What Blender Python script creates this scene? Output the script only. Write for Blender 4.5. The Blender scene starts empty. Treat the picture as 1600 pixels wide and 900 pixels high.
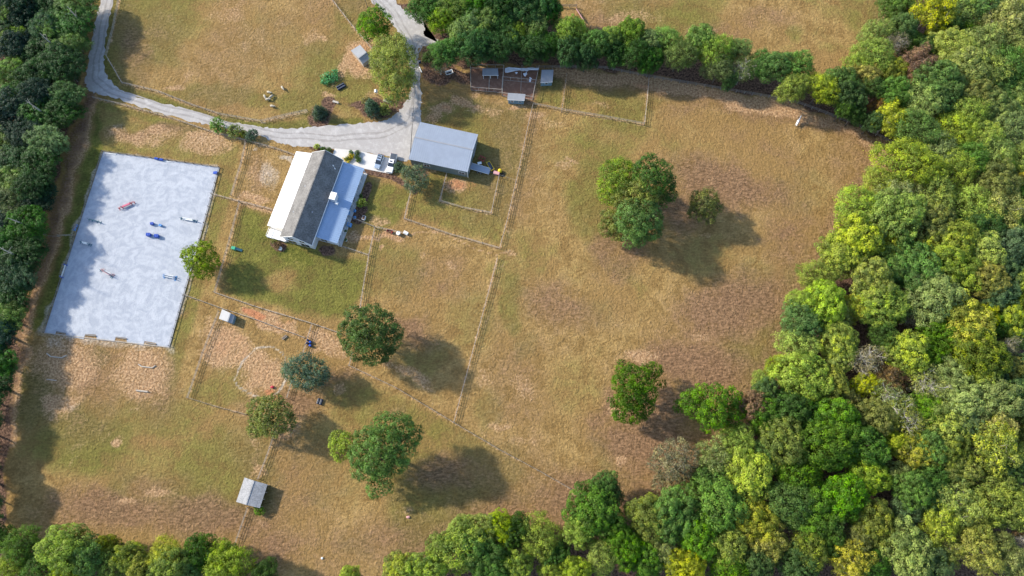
import bpy, bmesh, math, random
import numpy as np
from mathutils import Vector, Matrix, noise
R = math.radians
rng = np.random.default_rng(7)
random.seed(7)
scene = bpy.context.scene
COL = scene.collection

# ------------------------------------------------------------------ camera, sky, sun, exposure
CAM_H, FOC, TILT = 190.0, 1100.0, R(16)          # height in m, focal length in photo pixels, tilt from straight down
cam_d = bpy.data.cameras.new('camera')
cam_d.sensor_width = 36.0
cam_d.lens = FOC / 1600 * 36.0
cam_d.clip_start, cam_d.clip_end = 1.0, 6000.0
cam = bpy.data.objects.new('camera', cam_d)
COL.objects.link(cam)
cam.location = (0, 0, CAM_H)
cam.rotation_euler = (TILT, 0, 0)
scene.camera = cam

SUN_EL = R(32)
SUN_DIR = Vector((-0.925, 0.38)).normalized()    # horizontal direction towards the sun
world = bpy.data.worlds.new('World')
scene.world = world
world.use_nodes = True
wn = world.node_tree
sky = wn.nodes.new('ShaderNodeTexSky')
sky.sky_type = 'NISHITA'
sky.sun_disc = False
sky.sun_elevation = SUN_EL
sky.sun_rotation = math.atan2(SUN_DIR.x, SUN_DIR.y) % (2 * math.pi)
sky.altitude = 300
bg = wn.nodes['Background']
bg.inputs[1].default_value = 0.14
wn.links.new(sky.outputs[0], bg.inputs[0])
sun_d = bpy.data.lights.new('sun', 'SUN')
sun_d.energy = 3.2
sun_d.angle = R(2.5)
sun_d.color = (1.0, 0.91, 0.76)
sun = bpy.data.objects.new('sun', sun_d)
COL.objects.link(sun)
sv = Vector((SUN_DIR.x * math.cos(SUN_EL), SUN_DIR.y * math.cos(SUN_EL), math.sin(SUN_EL)))
sun.rotation_euler = sv.to_track_quat('Z', 'Y').to_euler()
sun.location = (-150, 60, 120)
vs = scene.view_settings
vs.view_transform = 'Standard'
vs.look = 'None'
vs.exposure = 1.25
vs.gamma = 1.0
vs.use_curve_mapping = False

# ------------------------------------------------------------------ survey: photo pixel -> place on the land
_s, _c = math.sin(TILT), math.cos(TILT)
def G(px, py, z=0.0):
    x, y = (px - 800) / FOC, -(py - 450) / FOC
    k = (CAM_H - z) / (_c - y * _s)
    return Vector((x * k, (y * _c + _s) * k, z))
def mpp(px, py, z=0.0):                           # metres per photo pixel there
    y = -(py - 450) / FOC
    return (CAM_H - z) / (_c - y * _s) / FOC
def to_px(x, y, z=0.0):
    zz = z - CAM_H
    yc, zc = y * _c + zz * _s, -y * _s + zz * _c
    return 800 + FOC * x / -zc, 450 - FOC * yc / -zc

# ------------------------------------------------------------------ tags and object helpers
def tag(o, label=None, cat=None, group=None, kind=None):
    if label: o['label'] = label
    if cat: o['category'] = cat
    if group: o['group'] = group
    if kind: o['kind'] = kind
    return o
def thing(name, label, cat, loc=(0, 0, 0), rz=0.0, group=None):
    o = bpy.data.objects.new(name, None)
    o.empty_display_size = 0.5
    COL.objects.link(o)
    o.location = loc
    o.rotation_euler = (0, 0, rz)
    return tag(o, label, cat, group)
def link(name, me, parent=None, loc=(0, 0, 0), rot=(0, 0, 0), scale=(1, 1, 1)):
    o = bpy.data.objects.new(name, me)
    COL.objects.link(o)
    o.location, o.rotation_euler, o.scale = loc, rot, scale
    if parent is not None: o.parent = parent
    return o
def copy_tree(o, parent=None):
    c = o.copy()
    COL.objects.link(c)
    if parent is not None: c.parent = parent
    for ch in list(o.children): copy_tree(ch, c)
    return c

class MB:
    """collects shapes, then links them as ONE mesh object"""
    def __init__(s): s.v, s.f = [], []
    def add(s, vs, fs):
        n = len(s.v)
        s.v += [tuple(v) for v in vs]
        s.f += [tuple(i + n for i in f) for f in fs]
        return s
    def box(s, c, d, rz=0.0, M=None):
        x, y, z = d[0] / 2, d[1] / 2, d[2] / 2
        vs = [Vector(p) for p in ((-x,-y,-z),(x,-y,-z),(x,y,-z),(-x,y,-z),(-x,-y,z),(x,-y,z),(x,y,z),(-x,y,z))]
        m = M if M is not None else Matrix.Rotation(rz, 3, 'Z')
        vs = [m @ v + Vector(c) for v in vs]
        return s.add(vs, [(0,3,2,1),(4,5,6,7),(0,1,5,4),(1,2,6,5),(2,3,7,6),(3,0,4,7)])
    def bar(s, a, b, w, h, up=Vector((0, 0, 1))):
        a, b = Vector(a), Vector(b)
        d = b - a
        x = d.normalized()
        y = up.cross(x)
        y = y.normalized() if y.length > 1e-5 else Vector((0, 1, 0))
        z = x.cross(y)
        m = Matrix((x, y, z)).transposed()
        return s.box((a + b) / 2, (d.length, w, h), M=m)
    def tube(s, pts, rads, n=6, cap=True):
        pts = [Vector(p) for p in pts]
        vs, fs = [], []
        for i, p in enumerate(pts):
            d = (pts[min(i + 1, len(pts) - 1)] - pts[max(i - 1, 0)]).normalized()
            a = d.cross(Vector((0.3, 0.2, 1)) if abs(d.z) < .9 else Vector((1, 0.1, 0))).normalized()
            b = d.cross(a)
            r = rads[i] if hasattr(rads, '__len__') else rads
            for k in range(n):
                t = 2 * math.pi * k / n
                vs.append(p + (a * math.cos(t) + b * math.sin(t)) * r)
        for i in range(len(pts) - 1):
            for k in range(n):
                k2 = (k + 1) % n
                fs.append((i*n+k, i*n+k2, (i+1)*n+k2, (i+1)*n+k))
        if cap:
            fs.append(tuple(range(n - 1, -1, -1)))
            fs.append(tuple((len(pts) - 1) * n + k for k in range(n)))
        return s.add(vs, fs)
    def ball(s, c, r, nu=10, nv=6, jit=0.0):
        c = Vector(c)
        rr = r if hasattr(r, '__len__') else (r, r, r)
        vs, fs = [], []
        for i in range(nv + 1):
            th = math.pi * i / nv
            for k in range(nu):
                ph = 2 * math.pi * k / nu
                j = 1 + random.uniform(-jit, jit)
                vs.append(c + Vector((rr[0]*math.sin(th)*math.cos(ph)*j, rr[1]*math.sin(th)*math.sin(ph)*j, rr[2]*math.cos(th)*j)))
        for i in range(nv):
            for k in range(nu):
                k2 = (k + 1) % nu
                fs.append((i*nu+k, (i+1)*nu+k, (i+1)*nu+k2, i*nu+k2))
        return s.add(vs, fs)
    def slab(s, quad, t):
        """a plate with its upper face on four points"""
        q = [Vector(p) for p in quad]
        n = (q[1] - q[0]).cross(q[2] - q[0]).normalized()
        if n.z < 0: q.reverse(); n = -n
        lo = [p - n * t for p in q]
        k = len(q)
        vs = q + lo
        fs = [tuple(range(k)), tuple(range(2*k-1, k-1, -1))]
        for i in range(k):
            j = (i + 1) % k
            fs.append((j, i, i + k, j + k))
        return s.add(vs, fs)
    def prism(s, poly, z0, z1):
        k = len(poly)
        vs = [(p[0], p[1], z0) for p in poly] + [(p[0], p[1], z1) for p in poly]
        fs = [tuple(range(k - 1, -1, -1)), tuple(range(k, 2 * k))]
        for i in range(k):
            j = (i + 1) % k
            fs.append((i, j, j + k, i + k))
        return s.add(vs, fs)
    def mesh(s, name, mat, smooth=False):
        me = bpy.data.meshes.new(name)
        me.from_pydata(s.v, [], s.f)
        bm = bmesh.new(); bm.from_mesh(me)
        bmesh.ops.recalc_face_normals(bm, faces=bm.faces)
        bm.to_mesh(me); bm.free()
        if mat: me.materials.append(mat)
        if smooth: me.polygons.foreach_set('use_smooth', [True] * len(me.polygons))
        me.update()
        return me
    def build(s, name, mat, parent=None, loc=(0, 0, 0), rz=0.0, smooth=False, bevel=0.0):
        o = link(name, s.mesh(name, mat, smooth), parent, loc, (0, 0, rz))
        if bevel:
            b = o.modifiers.new('bevel', 'BEVEL'); b.width = bevel; b.segments = 2; b.limit_method = 'ANGLE'
        return o

# ------------------------------------------------------------------ materials
def new_mat(name):
    m = bpy.data.materials.new(name)
    m.use_nodes = True
    nt = m.node_tree
    return m, nt, nt.nodes['Principled BSDF']
def mixc(nt, fac, a, b, mode='MIX'):
    n = nt.nodes.new('ShaderNodeMix')
    n.data_type = 'RGBA'; n.blend_type = mode
    for sock, val in ((n.inputs[0], fac), (n.inputs[6], a), (n.inputs[7], b)):
        if isinstance(val, bpy.types.NodeSocket): nt.links.new(val, sock)
        elif isinstance(val, (int, float)): sock.default_value = val
        else: sock.default_value = (*val, 1) if len(val) == 3 else val
    return n.outputs[2]
def math_n(nt, op, a, b=None, c=None, clamp=False):
    n = nt.nodes.new('ShaderNodeMath'); n.operation = op; n.use_clamp = clamp
    for i, val in enumerate((a, b, c)):
        if val is None: continue
        if isinstance(val, bpy.types.NodeSocket): nt.links.new(val, n.inputs[i])
        else: n.inputs[i].default_value = val
    return n.outputs[0]
def noise_n(nt, vec, scale, detail=3, rough=.55, dist=0.0):
    n = nt.nodes.new('ShaderNodeTexNoise')
    n.inputs['Scale'].default_value = scale
    n.inputs['Detail'].default_value = detail
    n.inputs['Roughness'].default_value = rough
    n.inputs['Distortion'].default_value = dist
    if vec is not None: nt.links.new(vec, n.inputs['Vector'])
    return n.outputs['Fac']
def smooth(nt, x, lo, hi):
    n = nt.nodes.new('ShaderNodeMapRange'); n.interpolation_type = 'SMOOTHSTEP'
    nt.links.new(x, n.inputs[0])
    n.inputs[1].default_value, n.inputs[2].default_value = lo, hi
    return n.outputs[0]
def bump(nt, h, dist, strength=1.0):
    b = nt.nodes.new('ShaderNodeBump')
    b.inputs['Distance'].default_value = dist
    b.inputs['Strength'].default_value = strength
    nt.links.new(h, b.inputs['Height'])
    return b.outputs[0]
def objco(nt):
    return nt.nodes.new('ShaderNodeTexCoord').outputs['Object']
def mat(name, col, rough=.7, var=.25, scale=3.0, bmp=0.0, col2=None, metal=0.0, spec=.3, detail=4):
    m, nt, p = new_mat(name)
    co = objco(nt)
    n = noise_n(nt, co, scale, detail, .6)
    n2 = noise_n(nt, co, scale * .17, 2)
    c2 = col2 or tuple(c * (1 - var) for c in col)
    f = smooth(nt, math_n(nt, 'ADD', math_n(nt, 'MULTIPLY', n, .65), math_n(nt, 'MULTIPLY', n2, .35)), .35, .65)
    nt.links.new(mixc(nt, f, c2, col), p.inputs['Base Color'])
    p.inputs['Roughness'].default_value = rough
    p.inputs['Metallic'].default_value = metal
    p.inputs['Specular IOR Level'].default_value = spec
    if bmp: nt.links.new(bump(nt, n, bmp), p.inputs['Normal'])
    return m
M = {}
M['wood_pale'] = mat('weathered_wood', (.44, .385, .32), .85, .3, 6)
M['wood_dark'] = mat('dark_wood', (.085, .065, .05), .85, .4, 6)
M['wood_grey'] = mat('grey_wood', (.24, .22, .20), .85, .35, 6)
M['steel_post'] = mat('galvanised_steel', (.35, .36, .37), .5, .2, 8, metal=.4)
M['metal_white'] = mat('white_metal_roof', (.66, .67, .68), .5, .1, .6, spec=.4)
M['metal_blue'] = mat('galvalume_roof', (.27, .31, .375), .42, .1, .5, spec=.4)
M['metal_grey'] = mat('grey_metal_roof', (.27, .28, .30), .5, .15, .4, spec=.4)
M['white_paint'] = mat('white_paint', (.78, .78, .76), .5, .08, 2)
M['siding'] = mat('pale_siding', (.62, .64, .66), .6, .1, 2)
M['siding_green'] = mat('green_grey_siding', (.16, .20, .19), .6, .2, 1.5)
M['siding_blue'] = mat('blue_grey_siding', (.17, .27, .33), .6, .2, 2)
M['glass'] = mat('window_glass', (.03, .04, .055), .08, .3, 1, spec=.8)
M['wing_metal'] = mat('shade_blued_metal_roof', (.27, .37, .52), .42, .08, .5, spec=.4)  # light blue metal, deepened with the blue of the gable's shadow
M['shingle'] = mat('shingles', (.195, .188, .182), .9, .5, 2.6, .02, detail=6)
M['shingle_grey'] = mat('grey_shingles', (.34, .345, .355), .9, .4, 3, .02)
M['concrete'] = mat('concrete', (.56, .545, .52), .8, .12, .8, .005)
M['paint_red'] = mat('red_paint', (.42, .03, .05), .45, .3, 4)
M['paint_pink'] = mat('pink_paint', (.50, .10, .18), .5, .25, 4)
M['paint_rose'] = mat('faded_rose_paint', (.55, .30, .30), .6, .2, 4)
M['paint_teal'] = mat('teal_paint', (.05, .16, .21), .5, .25, 4)
M['paint_blue'] = mat('blue_plastic', (.02, .08, .42), .35, .2, 3)
M['paint_sky'] = mat('light_blue_paint', (.12, .32, .62), .45, .2, 3)
M['paint_yellow'] = mat('yellow_plastic', (.70, .48, .02), .4, .15, 3)
M['paint_green'] = mat('green_plastic', (.04, .34, .20), .4, .2, 3)
M['navy'] = mat('navy_plastic', (.015, .025, .07), .35, .3, 3)
M['black_rubber'] = mat('black_rubber', (.015, .016, .02), .6, .3, 5)
M['grey_plastic'] = mat('grey_plastic', (.32, .33, .35), .45, .15, 3)
M['soil'] = mat('red_soil', (.16, .09, .06), .95, .45, 1.6, .05)
M['car_silver'] = mat('silver_blue_paint', (.42, .50, .58), .25, .05, 1, metal=.5, spec=.6)
M['car_white'] = mat('white_car_paint', (.80, .81, .82), .22, .03, 1, spec=.6)
M['vinyl'] = mat('dark_vinyl', (.06, .075, .10), .55, .2, 3)
M['bark'] = mat('bark', (.14, .11, .085), .9, .45, 2.5, .03)
M['bark_pale'] = mat('pale_bark', (.42, .39, .34), .85, .35, 2.5, .02)
M['fleece'] = mat('fleece', (.46, .41, .32), .95, .25, 5, .03)
M['horse_coat'] = mat('grey_horse_coat', (.74, .73, .72), .6, .12, 2)
M['stone'] = mat('stone', (.50, .46, .40), .9, .35, 3, .04)
M['net'] = mat('torn_netting', (.66, .67, .70), .8, .2, 4)
M['flower'] = mat('yellow_flowers', (.62, .44, .02), .7, .3, 8)

def foliage_mat():
    m, nt, p = new_mat('foliage')
    oi = nt.nodes.new('ShaderNodeObjectInfo')
    at = nt.nodes.new('ShaderNodeAttribute'); at.attribute_name = 'leaf'
    sp = nt.nodes.new('ShaderNodeSeparateColor'); nt.links.new(at.outputs['Color'], sp.inputs[0])
    leaf, clump = sp.outputs[0], sp.outputs[1]
    warm = mixc(nt, 1.0, oi.outputs['Color'], (1.45, 1.25, .8), 'MULTIPLY')
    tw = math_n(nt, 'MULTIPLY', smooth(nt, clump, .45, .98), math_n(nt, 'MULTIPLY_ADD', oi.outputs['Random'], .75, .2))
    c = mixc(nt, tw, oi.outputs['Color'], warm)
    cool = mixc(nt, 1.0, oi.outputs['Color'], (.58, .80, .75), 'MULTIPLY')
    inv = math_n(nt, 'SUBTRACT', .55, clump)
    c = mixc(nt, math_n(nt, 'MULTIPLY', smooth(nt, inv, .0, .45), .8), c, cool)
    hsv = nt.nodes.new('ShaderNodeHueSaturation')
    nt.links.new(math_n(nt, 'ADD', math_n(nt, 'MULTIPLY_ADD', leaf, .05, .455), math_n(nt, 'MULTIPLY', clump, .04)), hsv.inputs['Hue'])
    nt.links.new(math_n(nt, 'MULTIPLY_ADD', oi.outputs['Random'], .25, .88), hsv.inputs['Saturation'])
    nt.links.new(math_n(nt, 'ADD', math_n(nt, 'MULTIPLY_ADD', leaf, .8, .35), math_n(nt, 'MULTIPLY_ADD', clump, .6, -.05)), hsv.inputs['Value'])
    nt.links.new(c, hsv.inputs['Color'])
    p.inputs['Roughness'].default_value = .55
    p.inputs['Specular IOR Level'].default_value = .25
    nt.links.new(hsv.outputs[0], p.inputs['Base Color'])
    tr = nt.nodes.new('ShaderNodeBsdfTranslucent')
    nt.links.new(mixc(nt, 1.0, hsv.outputs[0], (1.25, 1.35, .7), 'MULTIPLY'), tr.inputs['Color'])
    mx = nt.nodes.new('ShaderNodeMixShader'); mx.inputs[0].default_value = .42
    nt.links.new(p.outputs[0], mx.inputs[1]); nt.links.new(tr.outputs[0], mx.inputs[2])
    nt.links.new(mx.outputs[0], nt.nodes['Material Output'].inputs[0])
    return m
M['foliage'] = foliage_mat()

# ------------------------------------------------------------------ fence lines (photo survey), used by the ground wear and by the fences
FENCES = [
 # points, style, label
 ([(188,-6),(178,45),(167,88),(192,131),(250,145),(300,165),(345,180),(409,191),(445,182),(481,174)], 'board', 'long pale board fence curving around the sheep paddock beside the gravel drive'),
 ([(515,-4),(549,40),(583,80)], 'board', 'pale board fence slanting along the upper right side of the sheep paddock'),
 ([(147,154),(200,167),(260,183),(330,207),(385,221),(430,233),(462,244)], 'board', 'pale board fence along the lower side of the gravel drive, past three round shrubs'),
 ([(385,222),(378,255),(362,306)], 'board', 'short board fence between the riding arena grass and the bare lot beside the house'),
 ([(331,304),(375,316),(427,329)], 'board', 'board fence running from the riding arena to the left wall of the house'),
 ([(375,317),(357,385),(336,458),(400,480),(487,506),(533,522)], 'board', 'board fence around the left and lower sides of the green back lawn'),
 ([(586,357),(577,398),(567,455),(562,490)], 'board', 'board fence along the right side of the green back lawn'),
 ([(531,385),(577,400)], 'board', 'short board fence from the lower right house corner to the lawn fence'),
 ([(544,339),(586,356),(634,366)], 'board', 'board fence behind the house with the red barrow at its end'),
 ([(643,297),(636,325),(632,343),(700,366),(781,389),(793,345),(812,262),(826,195),(833,165)], 'board', 'board fence enclosing the grass below and right of the workshop'),
 ([(698,272),(687,315),(725,326),(768,334),(780,277)], 'board', 'small pen of board fence against the lower wall of the workshop'),
 ([(781,277),(805,285)], 'wire', 'short wire fence from the yellow ball to the pasture fence'),
 ([(777,404),(745,525),(709,660)], 'board', 'straight board fence crossing the middle pasture from top to bottom'),
 ([(551,551),(546,572),(620,607),(709,661),(780,703),(840,735),(903,771)], 'board', 'long slanting board fence across the lower pasture to the woods'),
 ([(287,461),(345,482),(400,500),(478,529)], 'board', 'board fence above the square dirt pen and its small white shed'),
 ([(343,487),(318,552),(294,622),(340,636),(386,648)], 'board', 'board fence around the left and lower sides of the square dirt pen'),
 ([(488,507),(482,527),(474,552)], 'board', 'short board fence beside the blue barrels above the blue green tree'),
 ([(456,598),(449,622)], 'board', 'very short board fence below the blue green tree'),
 ([(431,674),(418,712),(404,748)], 'board', 'board fence from the olive tree down to the grey gabled run-in shed'),
 ([(388,793),(378,822),(366,856)], 'board', 'board fence from the grey gabled run-in shed down to the bottom trees'),
 ([(838,107),(900,107),(945,108),(1010,121),(1100,136),(1200,153),(1245,162),(1290,179),(1345,200),(1402,230)], 'dark', 'grey post fence along the tree row beyond the white horse'),
 ([(833,164),(855,168),(878,173),(940,183),(1006,195)], 'board', 'board fence along the lower side of the grass pens by the coops'),
 ([(885,118),(881,148),(877,176)], 'board', 'short board fence dividing the two grass pens right of the coops'),
 ([(1013,123),(1010,158),(1006,196)], 'board', 'board fence closing the right end of the large grass pen'),
 ([(152,-8),(138,48),(122,128),(98,210),(70,310),(55,368)], 'wire', 'tall wire fence in front of the left woods beside the upper drive'),
 ([(55,372),(38,445),(20,525),(8,590)], 'wire', 'tall wire fence in front of the left woods below the cross gate'),
 ([(868,12),(901,12)], 'dark', 'short grey fence beside the upper tree clump at the top of the photo'),
 ([(922,45),(968,55)], 'dark', 'short grey fence showing behind the upper edge of the tree row'),
 ([(575,-6),(584,5),(598,20)], 'board', 'short board fence beside the lamp post at the top of the drive'),
]
ARENA_L = [(161,237),(114,382),(69,520)]
ARENA_T = [(161,237),(250,249),(343,262)]
ARENA_R = [(343,262),(305,400),(265,541)]

# ------------------------------------------------------------------ ground: one sheet, material amounts kept per vertex
GX = np.concatenate([[-3000,-1500,-700,-400,-260], np.arange(-190, 190.1, .7), [260,400,700,1500,3000]])
GY = np.concatenate([[-3000,-1500,-700,-300,-120], np.arange(-45, 180.1, .7), [260,400,700,1500,3000]])
XX, YY = np.meshgrid(GX, GY)
xx, yy = XX.ravel(), YY.ravel()
with np.errstate(all='ignore'):
    pxs, pys = to_px(xx, yy)
far = (xx < -200) | (xx > 200) | (yy < -60) | (yy > 185)
pxs = np.where(far, -9000, pxs); pys = np.where(far, -9000, pys)

def vnoise(x, y, seed):
    """smooth value noise on numpy arrays"""
    r = np.random.default_rng(seed)
    T = r.random((256, 256))
    xi, yi = np.floor(x).astype(int), np.floor(y).astype(int)
    fx, fy = x - xi, y - yi
    fx, fy = fx*fx*(3-2*fx), fy*fy*(3-2*fy)
    g = lambda a, b: T[a % 256, b % 256]
    return (g(xi,yi)*(1-fx)+g(xi+1,yi)*fx)*(1-fy) + (g(xi,yi+1)*(1-fx)+g(xi+1,yi+1)*fx)*fy
def fbm(x, y, sc, seed, oct=3):
    t, a = 0, 1.0; s = 0
    for i in range(oct):
        t = t + a * vnoise(x*sc*2**i, y*sc*2**i, seed + i); s += a; a *= .55
    return t / s
wob = (fbm(xx, yy, 1/9., 3) - .5)
wpx = pxs + (fbm(xx, yy, 1/6., 11) - .5) * 26
wpy = pys + (fbm(xx, yy, 1/6., 21) - .5) * 26
def sstep(v, lo, hi):
    t = np.clip((v - lo) / (hi - lo), 0, 1); return t*t*(3-2*t)
def blob(px, py, rx, ry, amt=1.0, rot=0):
    a = R(rot); dx, dy = wpx - px, wpy - py
    u, v = (dx*math.cos(a) + dy*math.sin(a))/rx, (-dx*math.sin(a) + dy*math.cos(a))/ry
    return amt * (1 - sstep(np.sqrt(u*u + v*v), .45, 1.25))
def rb(px, py, rx, ry, amt=1.0, rot=0):
    a = R(rot); dx, dy = wpx + (big_w - .5)*70 - px, wpy + (big_w2 - .5)*50 - py
    u, v = (dx*math.cos(a) + dy*math.sin(a))/rx, (-dx*math.sin(a) + dy*math.cos(a))/ry
    return np.minimum(amt*1.32, 1.12) * (1 - sstep(np.sqrt(u*u + v*v), .0, 1.75))
big_w, big_w2 = fbm(xx, yy, 1/16., 91, 4), fbm(xx, yy, 1/16., 95, 4)
def inpoly(poly, warp=True):
    X, Y = (wpx, wpy) if warp else (pxs, pys)
    c = np.zeros(len(X), bool)
    n = len(poly)
    for i in range(n):
        (x1, y1), (x2, y2) = poly[i], poly[i-1]
        if y1 == y2: continue
        c ^= ((y1 > Y) != (y2 > Y)) & (X < (x2-x1)*(Y-y1)/(y2-y1)+x1)
    return c
def sdist(pts, warp=False):
    X, Y = (wpx, wpy) if warp else (pxs, pys)
    d = np.full(len(X), 1e9)
    for (x1, y1), (x2, y2) in zip(pts, pts[1:]):
        L = (x2-x1)**2 + (y2-y1)**2 + 1e-9
        t = np.clip(((X-x1)*(x2-x1) + (Y-y1)*(y2-y1))/L, 0, 1)
        d = np.minimum(d, np.hypot(X-x1-t*(x2-x1), Y-y1-t*(y2-y1)))
    return d
def poly(pts, amt=1.0, soft=10, warp=True):
    d = sdist(pts + pts[:1], warp)
    sd = np.where(inpoly(pts, warp), d, -d)
    return amt * sstep(sd, -soft, soft)
def strip(pts, w, amt=1.0, warp=False, soft=.6):
    return amt * (1 - sstep(sdist(pts, warp), w*(1-soft), w*(1+soft)))
def mx(*a):
    r = a[0]
    for b in a[1:]: r = np.maximum(r, b)
    return r

green = .06 + .60*sstep(fbm(xx, yy, 1/24., 31, 4), .42, .70)
green = mx(green,
  poly([(378,322),(340,458),(400,478),(487,503),(562,486),(582,404),(520,396),(428,356),(430,332)], .80, 14),
  poly([(570,280),(643,300),(632,345),(600,360),(552,350)], .72, 8),
  poly([(660,150),(735,148),(800,165),(832,170),(786,385),(632,342),(645,300),(655,230)], .62, 12),
  poly([(545,395),(600,370),(660,380),(670,430),(590,470),(565,480)], .55, 20),
  strip([(175,20),(160,90),(190,140),(300,176),(410,200),(560,192)], 11, .80),
  strip([(150,160),(260,192),(330,212)], 9, .66),
  poly([(150,162),(330,210),(380,224),(362,306),(345,300),(345,262),(162,236),(70,520),(45,520),(110,330)], .55, 10),
  poly([(150,160),(166,236),(75,520),(50,520),(105,345)], .95, 10),
  strip([(352,290),(318,400),(280,530),(262,600)], 17, .62),
  blob(130,690,120,75,.72), blob(250,650,110,50,.58), blob(50,620,50,70,.7), blob(330,720,60,40,.5), blob(240,720,110,40,.5), blob(150,560,24,28,.7),
  blob(335,615,55,28,.58), blob(350,590,30,60,.45),
  strip([(530,610),(620,640),(720,690),(800,735)], 26, .55), blob(660,560,60,40,.5), blob(560,640,50,40,.55),
  blob(740,500,50,70,.48), blob(800,480,26,55,.62), blob(815,540,30,40,.45), blob(620,440,60,40,.5), blob(760,640,30,40,.5),
  blob(930,490,40,40,.4), blob(790,270,28,70,.55), blob(835,400,30,60,.45), blob(900,600,60,60,.4), blob(1100,400,70,40,.42), blob(1180,440,50,50,.45),
  blob(1250,300,70,50,.4), blob(1080,260,50,30,.4),
  blob(345,150,130,24,.62), blob(500,110,70,55,.52), blob(470,160,70,30,.66), blob(560,130,40,30,.6), blob(420,60,80,60,.4),
  poly([(885,125),(1005,140),(1000,180),(880,165)], .6, 10), poly([(842,120),(882,124),(876,170),(838,160)], .7, 6),
  blob(1240,55,22,18,.6), blob(540,25,30,50,.6), blob(500,760,40,50,.4), blob(560,850,40,30,.45), blob(540,740,50,60,.35),
  blob(505,700,90,60,.42), blob(700,710,90,40,.4))
green = mx(green, blob(455,400,50,16,1.1,25), blob(410,372,24,20,.9))
green *= 1 - .5*blob(440,440,30,20,1) * 1
red = .04 + .44*sstep(fbm(xx, yy, 1/30., 41, 4), .45, .70)
edge = [(1395,235),(1380,262),(1330,330),(1290,410),(1250,470),(1215,560),(1180,615),(1130,690),(1010,770),(930,760),(890,780),(880,830),(800,815),(680,850),(620,880)]
red = mx(red, strip(edge, 34, .72, True, .8), rb(1130,290,110,36,.95,12), rb(1060,320,50,30,.7), rb(1150,480,120,60,.95,-20), rb(1090,570,110,50,.9), rb(1030,690,110,60,.85), rb(930,380,30,50,.6),
  rb(900,770,110,45,.8), rb(780,800,110,40,.6), rb(600,850,120,50,.55), rb(420,850,60,40,.7), rb(320,810,140,36,.78), rb(170,800,110,36,.85), rb(230,765,70,30,.55),
  rb(470,632,40,34,.8), rb(510,590,36,22,.6), rb(640,525,36,34,.7), rb(680,740,60,40,.7), rb(880,480,90,40,.62,15), rb(690,450,60,30,.4), rb(985,385,34,30,.7), rb(960,400,40,40,.55), rb(1240,380,60,80,.5),
  rb(215,80,40,90,.55), rb(262,60,50,60,.4), rb(300,110,60,40,.3), rb(950,40,70,25,.55), rb(1110,50,60,16,.6), rb(1190,30,60,26,.5), rb(1380,40,30,35,.7),
  rb(950,640,24,50,.7), rb(1040,640,60,50,.8), rb(600,640,24,14,.4), rb(1140,170,120,22,.5), rb(760,330,40,30,.3), rb(410,270,26,40,.5),
  rb(150,590,70,70,.6), rb(240,600,50,60,.55), rb(230,212,72,17,.7), strip([(540,500),(620,560)], 16, .3), rb(450,460,30,22,.4), rb(340,540,24,40,.5))
red = mx(red, poly([(735,108),(842,106),(838,150),(830,168),(785,150),(735,146)], 1.0, 4, False), strip([(880,120),(1010,132),(1200,170),(1300,198),(1400,246)], 18, .7, True, .8))
red *= 1 - .85*poly([(378,322),(340,458),(487,503),(562,486),(582,404),(520,396),(428,356)], 1, 14)
dirt = .05*fbm(xx, yy, 1/12., 51)
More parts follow.
